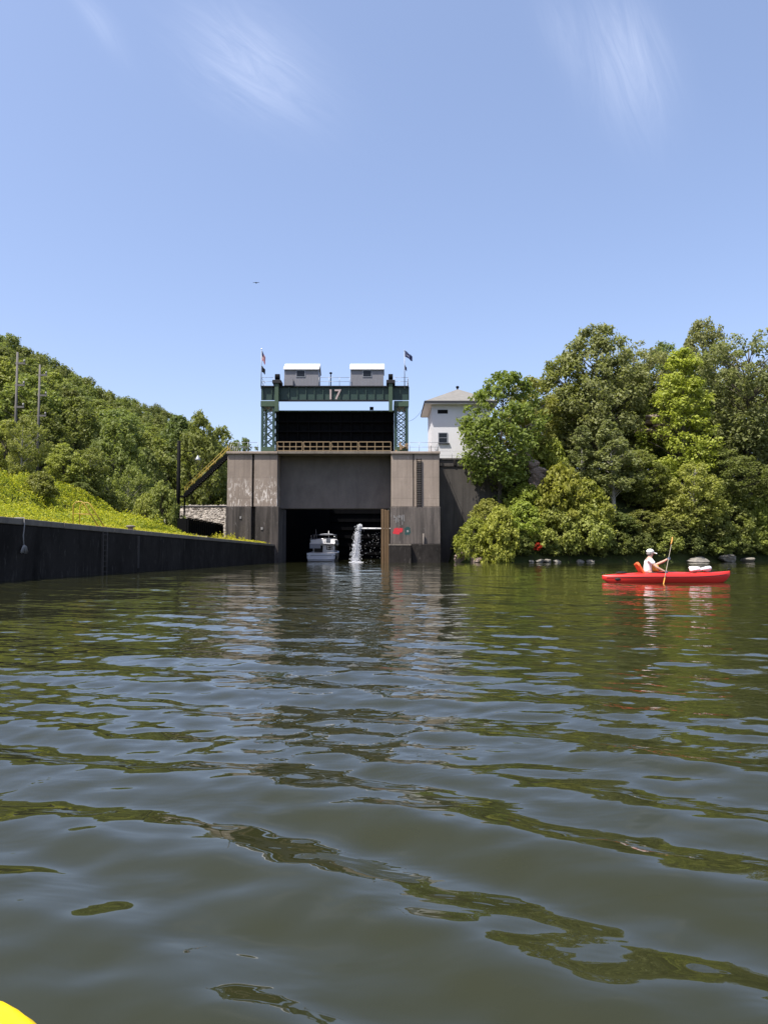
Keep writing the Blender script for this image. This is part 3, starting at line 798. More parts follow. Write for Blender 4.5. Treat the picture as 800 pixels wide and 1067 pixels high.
tg = thing('steel_trough', 'long black ribbed steel stop beam lying on concrete blocks behind the guide wall', 'steel beam', (-21.2, 91, 3))
MB().box(-21.9, -20.9, 82, 100, 3.25, 4.8).build('body', M['black'], tg, bevel=.03)
mb = MB()
for k in range(19): y = 82.1+k*.988; mb.box(-20.897, -20.72, y-.06, y+.06, 3.27, 4.78)
mb.box(-20.897, -20.7, 82, 100, 4.803, 4.9); mb.build('rib', M['black'], tg)
for y in (84.5, 96.5):
    c = thing('concrete_block', 'pale concrete block under the %s end of the black steel beam' % ('near' if y < 90 else 'far'), 'block', (-21.3, y, 2.2), 'concrete blocks under the steel beam')
    MB().box(-21.9, -20.7, y-.7, y+.7, hz(-21.3, y)-.3, 3.24).build('body', M['coping'], c, bevel=.06)

rs = np.random.RandomState(9)
def rockshape(seed, c, r, seg=14, rings=9, flat=1.0):
    q = np.random.RandomState(seed); ds = q.randn(22, 3); ds /= np.linalg.norm(ds, axis=1)[:, None]; hh = .5+.45*q.rand(22)
    def fn(d):
        v = 1.0
        for n_, h_ in zip(ds, hh):
            k = n_[0]*d.x+n_[1]*d.y+n_[2]*d.z
            if k > 1e-3: v = min(v, h_/k)
        return v*(.94+.1*q.rand())
    return MB().ell(c, r, seg, rings, fn)
# rubble bank: a mass of broken stones on the slope beyond the beam
mb = MB(); q = np.random.RandomState(21)
for k in range(2600):
    x = -31+q.rand()*11.4; y = 103+q.rand()*20
    if x > -19.6: continue
    z = np.interp(y, [103, 121, 123], [2.6, 8.5, 8.6]); r = .10+.24*q.rand()**3
    d = q.randint(1, 9999); m2 = rockshape(d, (x, y, z+.1), (r*1.2, r, r*.8), 7, 5)
    n = len(mb.v); mb.v += m2.v; mb.f += [tuple(i+n for i in f) for f in m2.f]
n = len(mb.v); mb.v += [(-33,102,1.9),(-19.3,102,1.9),(-19.3,122,8.55),(-33,122,8.55),(-33,122,1.5),(-19.3,122,1.5),(-33,102,1.4),(-19.3,102,1.4)]; mb.f += [(n,n+1,n+2,n+3),(n+3,n+2,n+5,n+4),(n,n+6,n+7,n+1),(n+1,n+7,n+5,n+2),(n,n+3,n+4,n+6)]
tag(mb.build('rubble', M['rubble'], None, fix=False), 'bank of broken grey stone between the black pole and the left pier', 'rubble', None, 'stuff')
t = thing('pipeline', 'long horizontal dark pipe running across the top of the stone bank', 'pipe', (-26, 119, 6.9))
MB().tube([(-35,118.8,8.35),(-19.6,118.8,8.35)], .16, 8).build('tube', M['darkmetal'], t, True)
mb = MB()
for x in (-33,-29,-25,-21): mb.box(x-.2, x+.2, 118.6, 119, 7.2, 8.2)
split(mb, 'support', M['coping'], t)

def upole(px, ptop, Y, lab):
    x = atx(px, Y); zb = hz(x, Y); zt = atz(ptop, Y); t = thing('utility_pole', lab, 'utility pole', (x, Y, zb), 'utility poles on the hillside')
    MB().tube([(x,Y,zb-.5),(x,Y,zt)], [.16,.11], 8).build('post', M['wood'], t, True)
    mb = MB(); mb.box(x-.18, x+.85, Y-.1, Y+.03, zt-1.3, zt-1.1); mb.box(x-.18, x+.85, Y-.1, Y+.03, zt-3.6, zt-3.4); mb.box(x-.18, x+.85, Y-.1, Y+.03, zt-5.9, zt-5.7); split(mb, 'crossarm', M['wood'], t)
    mb = MB()
    for z in (zt-1.1, zt-3.4, zt-5.7): mb.tube([(x+.75,Y-.03,z),(x+.75,Y-.03,z+.3)], .09, 8)
    split(mb, 'insulator', M['chalk'], t, True)
upole(37, 380, 86, 'grey wooden utility pole among the hillside trees, the one nearer the lock')
upole(13, 367, 80, 'grey wooden utility pole among the hillside trees, the one nearer the left edge')

# ------------------------------------------------------------------ cruiser boat
def make_boat():
    Yb = 104.6; sc = 1.0
    t = thing('cabin_cruiser', 'white cabin cruiser with a flybridge seen from astern inside the lock', 'motor boat', (0,0,0))
    # local: +y is forward, x to the right, z up from the waterline; width 4.1 m
    mb = MB(); P = []
    secs = [(0,1.92,1.45,-.5),(1.5,1.98,1.5,-.6),(4,2.0,1.6,-.65),(7,1.75,1.8,-.6),(9.5,1.1,2.05,-.4),(11.2,.12,2.3,.1)]
    for y, w, zt, zk in secs:
        row = []
        for k in range(13):
            a = -1+2*k/12; s = abs(a)
            x = w*(1 if s > .72 else (s/.72)**.55)*(1 if a > 0 else -1)*(1 if s > 0 else 0)
            z = zk+(.1-zk)*(s/.72)**2 if s <= .72 else .1+(zt-.1)*(s-.72)/.28
            x *= (.93+.07*min(1, max(0, z/1.2)))
            row.append((x, y, z))
        P.append(row)
    mb.grid(P); n = 0
    mb.f.append(tuple(range(13)))
    for i in range(len(secs)-1): mb.f.append((i*13, i*13+12, (i+1)*13+12, (i+1)*13))
    mb.build('hull', M['gelcoat'], t, False, local=True, bevel=.05)
    MB().box(-1.7,1.7,-.75,-.02,.16,.24).build('swim_platform', M['canvas'], t, bevel=.05, local=True)
    mb = MB(); mb.box(-1.95,1.95,-.04,.0,1.0,1.06); mb.box(-1.9,1.9,-.05,-.004,.33,.4); split(mb, 'rub_rail', M['rubber'], t, local=True)
    mb = MB()
    for s in (-1,1): mb.box(s*1.55-.14, s*1.55+.14, -.08, -.003, .5, 1.3)
    split(mb, 'corner_moulding', M['gelcoat'], t, bevel=.04, local=True)
    mb = MB(); mb.box(-1.55,1.5,3.3,8.2,1.45,3.0); mb.build('cabin', M['gelcoat'], t, bevel=.12, local=True)
    mb = MB(); mb.box(-1.3,-.15,3.26,3.29,1.6,2.75); mb.build('door', M['glass'], t, local=True)
    mb = MB(); mb.box(.35,1.25,3.26,3.29,2.0,2.75)
    for s in (-1,1): mb.box(s*1.53-.03+(-.02 if s>0 else .0), s*1.53+.03, 4, 7.5, 2.0, 2.7)
    mb.build('window', M['glass'], t, local=True)
    MB().box(-1.75,1.72,1.6,7.4,3.0,3.12).build('flybridge_deck', M['gelcoat'], t, bevel=.04, local=True)
    mb = MB(); mb.box(-1.7,-1.58,2.2,7,3.123,3.7); mb.box(1.55,1.67,2.2,7,3.123,3.7); mb.box(-1.57,1.54,6.4,6.6,3.123,3.9); mb.box(-1.5,.2,2.0,2.1,3.123,3.72); split(mb, 'flybridge_coaming', M['gelcoat'], t, bevel=.03, local=True)
    mb = MB(); mb.box(-1.0,-.4,4.2,4.8,3.123,3.9); mb.box(.2,.8,4.2,4.8,3.123,3.9); split(mb, 'helm_seat', M['gelcoat'], t, bevel=.08, local=True)
    # cockpit canvas on the port side
    mb = MB(); mb.grid([[(-1.75,y,2.98) , (-1.72,y-.1,2.6), (-1.68,y-.12,2.3)] for y in (1.5, 3.2)]); mb.box(-1.7,-.25,1.55,1.6,2.25,2.98); mb.build('cockpit_canvas', M['canvas'], t, local=True, fix=False)
    mb = MB()
    for k in range(6): mb.box(.62,1.1,1.9+k*.22,2.05+k*.22,1.2+k*.34,1.24+k*.34)
    for x in (.58,1.13): mb.bar((x,1.9,1.1),(x,3.3,3.3),.05,.09)
    mb.build('flybridge_ladder', M['gelcoat'], t, local=True)
    mb = MB()
    for x in (-1.6,1.55):
        mb.tube([(x,2.3,3.6),(x,2.2,4.5),(x,5.2,4.6),(x,5.4,3.6)], .03, 6)
    mb.tube([(-1.6,2.2,4.5),(1.55,2.2,4.5)], .03, 6); mb.tube([(-1.6,5.2,4.6),(1.55,5.2,4.6)], .03, 6)
    mb.tube([(-1.65,1.7,3.1),(-1.65,1.7,3.9),(1.62,1.7,3.9),(1.62,1.7,3.1)], .025, 6)
    mb.build('rail', M['chrome'], t, True, local=True)
    mb = MB(); mb.grid([[(-.55+1.95*i/8, y, 4.62+.12*math.sin(math.pi*i/8)+dz) for i in range(9)] for y, dz in ((2.1,-.06),(3,.02),(4.3,.02),(5.3,-.05))]); o = mb.build('bimini_top', M['canvas'], t, True, local=True, fix=False)
    o.modifiers.new('s', 'SOLIDIFY').thickness = .05
    mb = MB(); mb.tube([(.5,4.9,3.9),(.5,4.9,5.3)], .03, 6); mb.tube([(-1.2,5,3.9),(-1.3,4.6,5.6)], .012, 5); mb.build('antenna', M['gelcoat'], t, True, local=True)
    mb = MB(); mb.ell((1.95,.6,.75), (.13,.13,.36), 10, 8); mb.ell((-1.98,.9,.75), (.13,.13,.36), 10, 8); split(mb, 'boat_fender', M['rubber'], t, True, local=True)
    t.location = (atx(334.5, Yb), Yb, 0); t.rotation_euler = (0,0,R(-2)); t.scale = (1.01,1.01,.82)
make_boat()

# ------------------------------------------------------------------ kayaks
def hull_mesh(L, W, H, bow, stern, keel=.12, n=44, m=20, tip=.02, wpow=.8, hump=0, krise=.24):
    """closed kayak shell along +x; bow/stern = extra rise of deck"""
    P = []
    for i in range(n+1):
        u = .5-.5*math.cos(math.pi*i/n); x = -L/2+L*u; s = abs(2*u-1)
        w = W/2*max(tip, (1-s**2.3)**wpow); rise = (bow*s**3 if u > .5 else stern*s**3) + hump*math.exp(-((u-.70)/.12)**2)
        zb = -keel*(1-s**6)+ (krise if u > .5 else krise*.55)*s**11
        row = []
        for k in range(m):
            a = 2*math.pi*k/m; y = math.cos(a); z = math.sin(a)
            yy = math.copysign(abs(y)**.75, y)*w
            zz_ = ((H*.55+rise*.9)+ (H*.45+rise*.1)*max(z, 0)**.9*(.55+.45*(1-s)) if z >= 0 else (H*.55+rise*.9)*(1-abs(z)**1.25)+zb*abs(z)**1.25)
            row.append((x, yy, zz_))
        row.append(row[0]); P.append(row)
    mb = MB(); mb.grid(P); mb.f.append(tuple(range(m))); b = n*(m+1); mb.f.append(tuple(b+k for k in range(m))); return mb

def skinned(name, verts, edges, rads, m, parent, sub=2, root=0):
    me = bpy.data.meshes.new(name); me.from_pydata(verts, edges, []); me.materials.append(m)
    o = bpy.data.objects.new(name, me); COL.objects.link(o); o.parent = parent
    o.modifiers.new('skin', 'SKIN').use_smooth_shade = True
    sv = me.skin_vertices[0].data
    for i, r in enumerate(rads): sv[i].radius = r if isinstance(r, tuple) else (r, r)
    sv[root].use_root = True
    s = o.modifiers.new('sub', 'SUBSURF'); s.levels = sub; s.render_levels = sub
    dg = bpy.context.evaluated_depsgraph_get(); ev = o.evaluated_get(dg)
    nm = bpy.data.meshes.new_from_object(ev); nm.name = name
    if not nm.materials: nm.materials.append(m)
    o.modifiers.clear(); o.data = nm
    for p in nm.polygons: p.use_smooth = True
    return o

YK = 25.4; KX = atx(693, YK)
kroot = (KX, YK, 0)
def make_kayak():
    t = thing('red_kayak', 'red kayak floating on the right with a white bundle on its bow', 'kayak', (0,0,0))
    hull_mesh(4.16, .78, .37, .10, -.05, hump=.0).build('hull', M['redk'], t, True, local=True)
    mb = MB(); pts = []
    for k in range(29):
        a = 2*math.pi*k/28; pts.append((-.30+.62*math.cos(a), .255*math.sin(a), .335+.02*math.cos(a)))
    mb.tube(pts, .022, 6, False); mb.build('cockpit_rim', M['rubber'], t, True, local=True)
    mb = MB(); P = []
    for i in range(7):
        a = i/6; P.append([(-.70-.22*a, -.23+.46*j/6*(1) , .26+.42*a - .05*abs(j/3-1)**2*a) for j in range(7)])
    mb.grid(P); o = mb.build('seat_back', M['orange'], t, True, local=True, fix=False); o.modifiers.new('s', 'SOLIDIFY').thickness = .07
    mb = MB()
    for s in (-1,1): mb.tube([(1.35,s*.2,.36),(1.6,s*.12,.40)], .008, 5); mb.tube([(.3,s*.27,.31),(.9,s*.25,.34)], .008, 5)
    mb.tube([(2.0,0,.43),(2.06,0,.47),(2.1,0,.44)], .018, 6); mb.tube([(-2.0,0,.30),(-2.05,0,.34),(-2.09,0,.30)], .018, 6)
    mb.build('deck_line', M['rubber'], t, True, local=True)
    mb = MB()
    for sd in (-1, 1):
        mb.tube([(x_, sd*(.39*max(.02, 1-abs(x_/2.08)**2.3)**.8+.004), .2035+(.09*(x_/2.08)**3 if x_ > 0 else .045*(x_/2.08)**3)) for x_ in np.linspace(-1.95, 1.95, 24)], .009, 5)
    mb.build('seam', M['rubber'], t, True, local=True)
    mb = MB(); mb.ell((-1.45,0,.335), (.20,.13,.03), 18, 6); mb.build('hatch', M['rubber'], t, True, local=True)
    mb = MB(); mb.ell((-1.62,-.20,.12), (.11,.03,.04), 12, 8); mb.build('emblem', M['rubber'], t, True, local=True)
    t.location = kroot; t.rotation_euler = (0,0,R(-1)); return t
make_kayak()
bg = thing('white_bundle', 'white plastic bundle strapped on the bow of the red kayak', 'bag', (0,0,0))
mb = rockshape(31, (.93,-.05,.44), (.30,.2,.11), 16, 10); mb2 = rockshape(32, (1.28,-.04,.445), (.22,.18,.13), 16, 10)
mb.build('bag', M['bag'], bg, True, local=True); mb2.build('bag', M['bag'], bg, True, local=True)
bg.location = kroot

def make_person():
    t = thing('person', 'person in a white cap and white shirt sitting in the red kayak holding a paddle', 'person', (0,0,0))
    LH, RH = Vector((.20,.28,.80)), Vector((-.10,-.28,.37))
    v = [(-.57,0,.27),(-.60,0,.45),(-.58,0,.62),(-.53,0,.76),(-.52,0,.84),(-.505,0,.925),(-.49,0,1.01),     # 0 pelvis .. 6 skull
         (-.56,-.17,.74),(-.40,-.31,.50),(-.20,-.30,.395),(RH.x-.03,RH.y-.01,RH.z-.0),                       # 7-10 right arm
         (-.52,.17,.74),(-.27,.31,.56),(.06,.29,.71),(LH.x-.035,LH.y,LH.z-.02),                              # 11-14 left arm
         (-.50,-.13,.24),(-.05,-.16,.24),(.42,-.12,.12),                                                     # 15-17 right leg
         (-.50,.13,.24),(-.05,.16,.24),(.42,.12,.12),                                                        # 18-20
         (-.41,0,.945),(-.43,0,.885)]                                                                        # nose, chin
    e = [(0,1),(1,2),(2,3),(3,4),(4,5),(5,6),(3,7),(7,8),(8,9),(9,10),(3,11),(11,12),(12,13),(13,14),(0,15),(15,16),(16,17),(0,18),(18,19),(19,20),(5,21),(5,22)]
    r = [(.15,.13),(.135,.12),(.15,.12),(.10,.09),.055,(.095,.085),(.085,.08),.065,.046,.038,.03,.065,.046,.038,.03,.085,.065,.045,.085,.065,.045,.022,.04]
    rd = [x if isinstance(x, tuple) else (x, x) for x in r]
    skinned('body', v, e, rd, M['skin'], t)
    # hands: palm plus five curled fingers round the shaft
    d = (LH-RH).normalized()
    for H, wrist, nm in ((RH, Vector(v[10]), 'hand'), (LH, Vector(v[14]), 'hand')):
        side = (H-wrist); side = (side - d*side.dot(d)).normalized(); nn = d.cross(side)
        vv = [tuple(wrist)]; ee = []; rr2 = [(.03,.024)]
        vv.append(tuple(wrist+side*.03)); ee.append((0,1)); rr2.append((.036,.022))
        for k, L in enumerate((.9,1.0,.95,.78)):
            o = d*(.033-.022*k); b = len(vv); base = wrist+side*.045+o
            for q, (cs, sn) in enumerate(((.0,.028),(.03,.034),(.045,.012),(.032,-.016))):
                vv.append(tuple(base+side*cs*L+nn*sn)); rr2.append(.0095-.001*q)
            ee += [(1,b),(b,b+1),(b+1,b+2),(b+2,b+3)]
        b = len(vv)
        for cs, sn, al in ((.02,-.02,.035),(.05,-.03,.03),(.065,-.012,.012)):
            vv.append(tuple(wrist+side*cs+nn*sn+d*al)); rr2.append(.011)
        ee += [(1,b),(b,b+1),(b+1,b+2)]
        skinned('glove', vv, ee, [x if isinstance(x, tuple) else (x,x) for x in rr2], M['glove'], t, 1)
    # shirt with short sleeves, vest, cap, hair, trousers
    sv = [(-.575,0,.29),(-.605,0,.46),(-.585,0,.63),(-.535,0,.765),(-.56,-.175,.745),(-.46,-.255,.60),(-.52,.175,.745),(-.38,.25,.645)]
    skinned('shirt', sv, [(0,1),(1,2),(2,3),(3,4),(4,5),(3,6),(6,7)], [(.165,.15),(.15,.14),(.165,.135),(.115,.095),(.082,.082),(.072,.072),(.082,.082),(.072,.072)], M['shirt'], t)
    vv = [(-.35,0,.36),(-.35,0,.47),(-.39,0,.60)]
    skinned('life_vest', vv, [(0,1),(1,2)], [(.14,.10),(.155,.105),(.135,.08)], M['vest'], t)
    skinned('vest_strap', [(-.50,-.10,.60),(-.46,-.11,.72),(-.52,-.10,.80),(-.62,-.09,.78)], [(0,1),(1,2),(2,3)], [(.04,.02)]*4, M['trousers'], t, 1)
    skinned('vest_strap', [(-.50,.10,.60),(-.46,.11,.72),(-.52,.10,.80),(-.62,.09,.78)], [(0,1),(1,2),(2,3)], [(.04,.02)]*4, M['trousers'], t, 1)
    skinned('trousers', [(-.53,0,.26),(-.48,-.13,.25),(-.05,-.16,.245),(.42,-.12,.13),(-.48,.13,.25),(-.05,.16,.245),(.42,.12,.13)], [(0,1),(1,2),(2,3),(0,4),(4,5),(5,6)], [(.15,.12),(.10,.10),(.08,.08),(.06,.06),(.10,.10),(.08,.08),(.06,.06)], M['trousers'], t)
    def capf(dv): return 1 if dv.z > -.15 else .9
    mb = MB(); mb.ell((-.505,0,1.015), (.125,.108,.095), 18, 12, capf)
    P = []
    for i in range(5):
        a = i/4; P.append([(-.41+.13*a*(1-.25*abs(j/4-1)**2), (-.095+.19*j/8)*(1-.25*a), 1.005-.035*a-.02*(j/4-1)**2) for j in range(9)])
    mb.grid(P); mb.grid([[(x,y,z-.012) for x,y,z in row] for row in P][::-1]); mb.build('cap', M['cap'], t, True, local=True, fix=False)
    MB().ell((-.545,0,.955), (.075,.098,.07), 14, 8).build('hair', M['hair'], t, True, local=True)
    mb = MB()
    for s in (-1,1): mb.ell((-.422,s*.034,.965), (.012,.014,.010), 8, 6)
    split(mb, 'eye', M['rubber'], t, True, local=True)
    t.location = kroot
    # paddle
    p = thing('kayak_paddle', 'kayak paddle with orange blades held upright by the person in the red kayak', 'paddle', (0,0,0))
    tot = (LH-RH)/(LH-RH).length
    a, b = RH - tot*.42, RH + tot*1.62
    MB().tube([a, b], .010, 10).build('shaft', M['shaft'], p, True, local=True)
    for c, sgn in ((a, -1), (b, 1)):
        P = []; wd = Vector((.28,1,0)).normalized(); wd = (wd-tot*wd.dot(tot)).normalized()
        for i in range(11):
            u = i/10; wdt = .085*(math.sin(math.pi*min(1, .12+u*.95))**.5 if u < 1 else .15)
            P.append([c + tot*sgn*(u*.46-.04) + wd*wdt*(j/4-1) + tot.cross(wd)*.02*(1-(j/4-1)**2) for j in range(9)])
        mb = MB(); mb.grid(P); o = mb.build('blade', M['blade'], p, True, local=True, fix=False); o.modifiers.new('s', 'SOLIDIFY').thickness = .008
    p.location = kroot
make_person()

yk = thing('yellow_kayak', 'rounded bright yellow kayak bow at the bottom left corner close to the camera', 'kayak', (0,0,0))
hull_mesh(3.0, .68, .24, .03, .03, .12, 60, 24, .015, .5, krise=.07).build('hull', M['yellowk'], yk, True, local=True)
mb = MB(); pts = []
for k in range(29):
    a = 2*math.pi*k/28; pts.append((-.25+.5*math.cos(a), .25*math.sin(a), .235))
mb.tube(pts, .02, 6, False); mb.build('cockpit_rim', M['rubber'], yk, True, local=True)
yk.location = (-.330, -.252, 0); yk.rotation_euler = (0,0,R(100))

# bird
bd = MB(); c = at(267, 294.6, 70); P = []
for i in range(13):
    u = i/12*2-1; P.append([(c.x+u*.30, c.y-.05*(1-u*u)+.06*j*(1-.6*abs(u)), c.z+.05*abs(u)-.03*u*u*1.5+(.0 if j else .005)) for j in range(3)])
bd.grid(P); bd.ell((c.x,c.y,c.z-.01), (.06,.17,.05), 10, 8)
o = bd.build('bird', M['rubber'], None, True, fix=False); o.modifiers.new('s','SOLIDIFY').thickness = .012
tag(o, 'tiny dark bird gliding in the blue sky above the lock', 'bird')

# ------------------------------------------------------------------ vegetation
def leaves(P, N, size, q, aspect=.6):
    """diamond leaves at P with normals N"""
    n = len(P); up = q.randn(n, 3); t = np.cross(N, up); t /= np.linalg.norm(t, axis=1)[:, None]+1e-9
    b = np.cross(N, t); s = size*(.6+.8*q.rand(n, 1))
    V = np.stack([P-t*s, P-b*s*aspect+N*s*.15, P+t*s, P+b*s*aspect+N*s*.15], 1).reshape(-1, 3)
    return V, np.arange(n*4).reshape(-1, 4)
def tree_proto(name, seed, H, Rc, base, ncl, nlf, leaf, m, bark, prof='round', rc=(.8,1.5), lean=0, stems=1, shell=.55):
    q = np.random.RandomState(seed)
    t = bpy.data.objects.new(name, None); COL.objects.link(t)
    # envelope with uneven lobes
    lob = [(q.uniform(0, 6.28), q.uniform(.2, .95), q.uniform(.25, .5), q.uniform(-.32, .38)) for _ in range(9)]
    def env(a, u):
        if prof == 'round': r = math.sin(math.pi*min(1, .12+.86*u))**.62
        elif prof == 'tall': r = (1-u)**.5*min(1, .45+2.5*u)
        elif prof == 'vase': r = (.35+.75*u)*(1 if u < .75 else math.sqrt(max(.02, 1-((u-.75)/.27)**2)))
        else: r = math.sqrt(max(0.02, 1-u*u))*min(1, .7+u)
        for la, lu, lw, lh in lob:
            da = abs((a-la+math.pi) % (2*math.pi)-math.pi)
            r *= 1+lh*math.exp(-(da/.7)**2-((u-lu)/lw)**2)
        return r*Rc
    zb = base*H
    bendx, bendy = q.uniform(-.06, .06)*H+lean, q.uniform(-.06, .06)*H
    def trunk(u): return np.array([bendx*u*u, bendy*u*u, H*.93*u])
    mbt = MB()
    r0 = .016*H+.05
    for s in range(stems):
        off = np.array([q.uniform(-.3,.3), q.uniform(-.3,.3), 0])*(stems > 1)*Rc*.5
        mbt.tube([tuple(trunk(k/9)+off*(1-k/20)) for k in range(10)], [r0*(1.25 if k == 0 else 1)*(1-.85*k/9) for k in range(10)], 7)
    C = []
    for i in range(ncl):
        u = q.rand()**.85; a = q.uniform(0, 6.28); e = env(a, u); rad = e*(shell+(1-shell)*q.rand()**.5) if q.rand() < .8 else e*q.rand()
        z = zb+(H-zb)*u
        tx = trunk(min(1, z/(H*.93)))
        c = np.array([tx[0]+rad*math.cos(a), tx[1]+rad*math.sin(a), z-.08*rad])
        C.append((c, q.uniform(*rc)*(1-.35*u)))
        if i % 3 == 0:
            zs = max(.12*H if base > .1 else 0, z-.55*rad-.06*H); p0 = trunk(min(.97, zs/(H*.93))); mid = p0*.45+c*.55+np.array([0, 0, .06*rad]); rl = .28*r0*(1-.6*zs/H)
            mbt.tube([tuple(p0), tuple(mid), tuple(c)], [rl, rl*.65, rl*.2], 5, False)
    mbt.build('trunk', bark, t, True, local=True, fix=False)
    Ps, Ns = [], []
    for c, r in C:
        n = int(nlf*(.7+.6*q.rand())*(r/((rc[0]+rc[1])/2))**2)+4
        d = q.randn(n, 3); d /= np.linalg.norm(d, axis=1)[:, None]
        rr_ = r*(q.rand(n)**.45)[:, None]
        p = c+d*rr_*np.array([1.1, 1.1, .85])
        nn = d*.55+q.randn(n, 3)*.55+np.array([0, 0, .65]); nn /= np.linalg.norm(nn, axis=1)[:, None]
        Ps.append(p); Ns.append(nn)
    V, Fq = leaves(np.vstack(Ps), np.vstack(Ns), leaf, q)
    np_mesh('crown', V, Fq, m, t)
    t['h'] = H; t['r'] = Rc
    return t

L = {}
L['bright'] = leafmat('bright green leaves', (.27,.31,.07), (.16,.195,.045), .5)
L['yellowg'] = leafmat('yellow green leaves', (.39,.42,.075), (.26,.29,.055), .5)
L['mid'] = leafmat('mid green leaves', (.265,.295,.08), (.165,.19,.05), .5)
L['grey'] = leafmat('grey green leaves', (.30,.315,.125), (.20,.215,.085), .5)
L['dark'] = leafmat('dark green leaves', (.215,.245,.072), (.13,.155,.046), .48)
L['olive'] = leafmat('olive green leaves', (.34,.365,.09), (.23,.25,.062), .5)
L['red'] = leafmat('red leaves', (.5,.02,.03), (.28,.01,.02), .3)

# right bank prototypes
TP = {}
def proto(k, *a, **kw): TP[k] = [tree_proto(*a, **kw), False]
proto('bright', 'tree', 1, 15, 5.2, .22, 195, 76, 0.215, L['bright'], M['bark'], 'round', (0.74,1.31))
proto('olive', 'tree', 2, 16, 4.6, .18, 195, 76, 0.199, L['olive'], M['palebark'], 'round', (0.66,1.23))
proto('grey', 'tree', 3, 21, 6.8, .2, 300, 86, 0.215, L['grey'], M['bark'], 'round', (0.82,1.56))
proto('grey2', 'tree', 13, 22, 6.0, .2, 285, 81, 0.215, L['grey'], M['bark'], 'vase', (0.82,1.56))
proto('tall', 'tree', 4, 22, 4.6, .12, 255, 71, 0.206, L['yellowg'], M['bark'], 'tall', (0.66,1.31))
proto('mid', 'tree', 5, 18, 5.4, .15, 240, 81, 0.215, L['mid'], M['bark'], 'round', (0.74,1.39))
proto('dark', 'tree', 6, 20, 6.0, .12, 270, 86, 0.223, L['dark'], M['bark'], 'round', (0.82,1.48))
proto('slim', 'tree', 7, 14, 2.8, .25, 120, 56, 0.181, L['grey'], M['palebark'], 'tall', (0.49,0.90))
proto('shrubY', 'shrub', 8, 4.2, 3.0, .02, 128, 68, 0.165, L['yellowg'], M['bark'], 'dome', (0.44,0.81), stems=4)
proto('shrubB', 'shrub', 9, 4.0, 2.8, .02, 119, 68, 0.157, L['olive'], M['bark'], 'dome', (0.44,0.81), stems=4)
proto('shrubM', 'shrub', 10, 4.2, 2.9, .02, 128, 68, 0.165, L['mid'], M['bark'], 'dome', (0.44,0.81), stems=4)
proto('shrubD', 'shrub', 11, 4.4, 3.0, .02, 128, 68, 0.174, L['dark'], M['bark'], 'dome', (0.44,0.89), stems=4)
proto('shrubR', 'shrub', 12, 1.2, .7, .02, 14, 58, 0.104, L['red'], M['bark'], 'dome', (.25,.4), stems=2)
proto('hillA', 'tree', 21, 12, 4.8, .1, 190, 62, .24, L['dark'], M['bark'], 'round', (.65,1.35))
proto('hillB', 'tree', 22, 12, 4.8, .1, 190, 62, .24, L['mid'], M['bark'], 'round', (.65,1.35))
proto('hillC', 'tree', 23, 13, 4.4, .1, 190, 62, .24, L['dark'], M['bark'], 'vase', (.65,1.35))
proto('hillD', 'tree', 24, 12, 4.6, .1, 190, 62, .24, L['olive'], M['bark'], 'round', (.65,1.35))
proto('fern', 'tree', 25, 11, 3.6, .12, 120, 80, .19, L['mid'], M['palebark'], 'vase', (.7,1.3))
_rng = random.Random(77)
def place(k, x, y, top=None, wid=None, lab=None, cat='tree', group=None, sc=None, name=None, z=None):
    """x,y on the ground; top = height above ground in metres, wid = crown radius in metres"""
    src, used = TP[k]
    H, Rc = src['h'], src['r']
    o = src if not used else copy_tree(src); TP[k][1] = True
    zg = hz(x, y)-.15 if z is None else z
    sz = (top/H) if top else (sc or 1); sx = (wid/Rc) if wid else sz
    o.location = (x, y, zg); o.scale = (sx, sx, sz); o.rotation_euler = (0, 0, _rng.uniform(0, 6.28))
    if 'group' in o: del o['group']
    tag(o, lab, cat, group)
    return o
def pplace(k, px, Y, ptop, wpx, lab, cat='tree', group=None, minh=2):
    x = atx(px, Y); zt = atz(ptop, Y); h = max(minh, zt-hz(x, Y)+.15)
    return place(k, x, Y, h, wpx*Y/F, lab, cat, group)

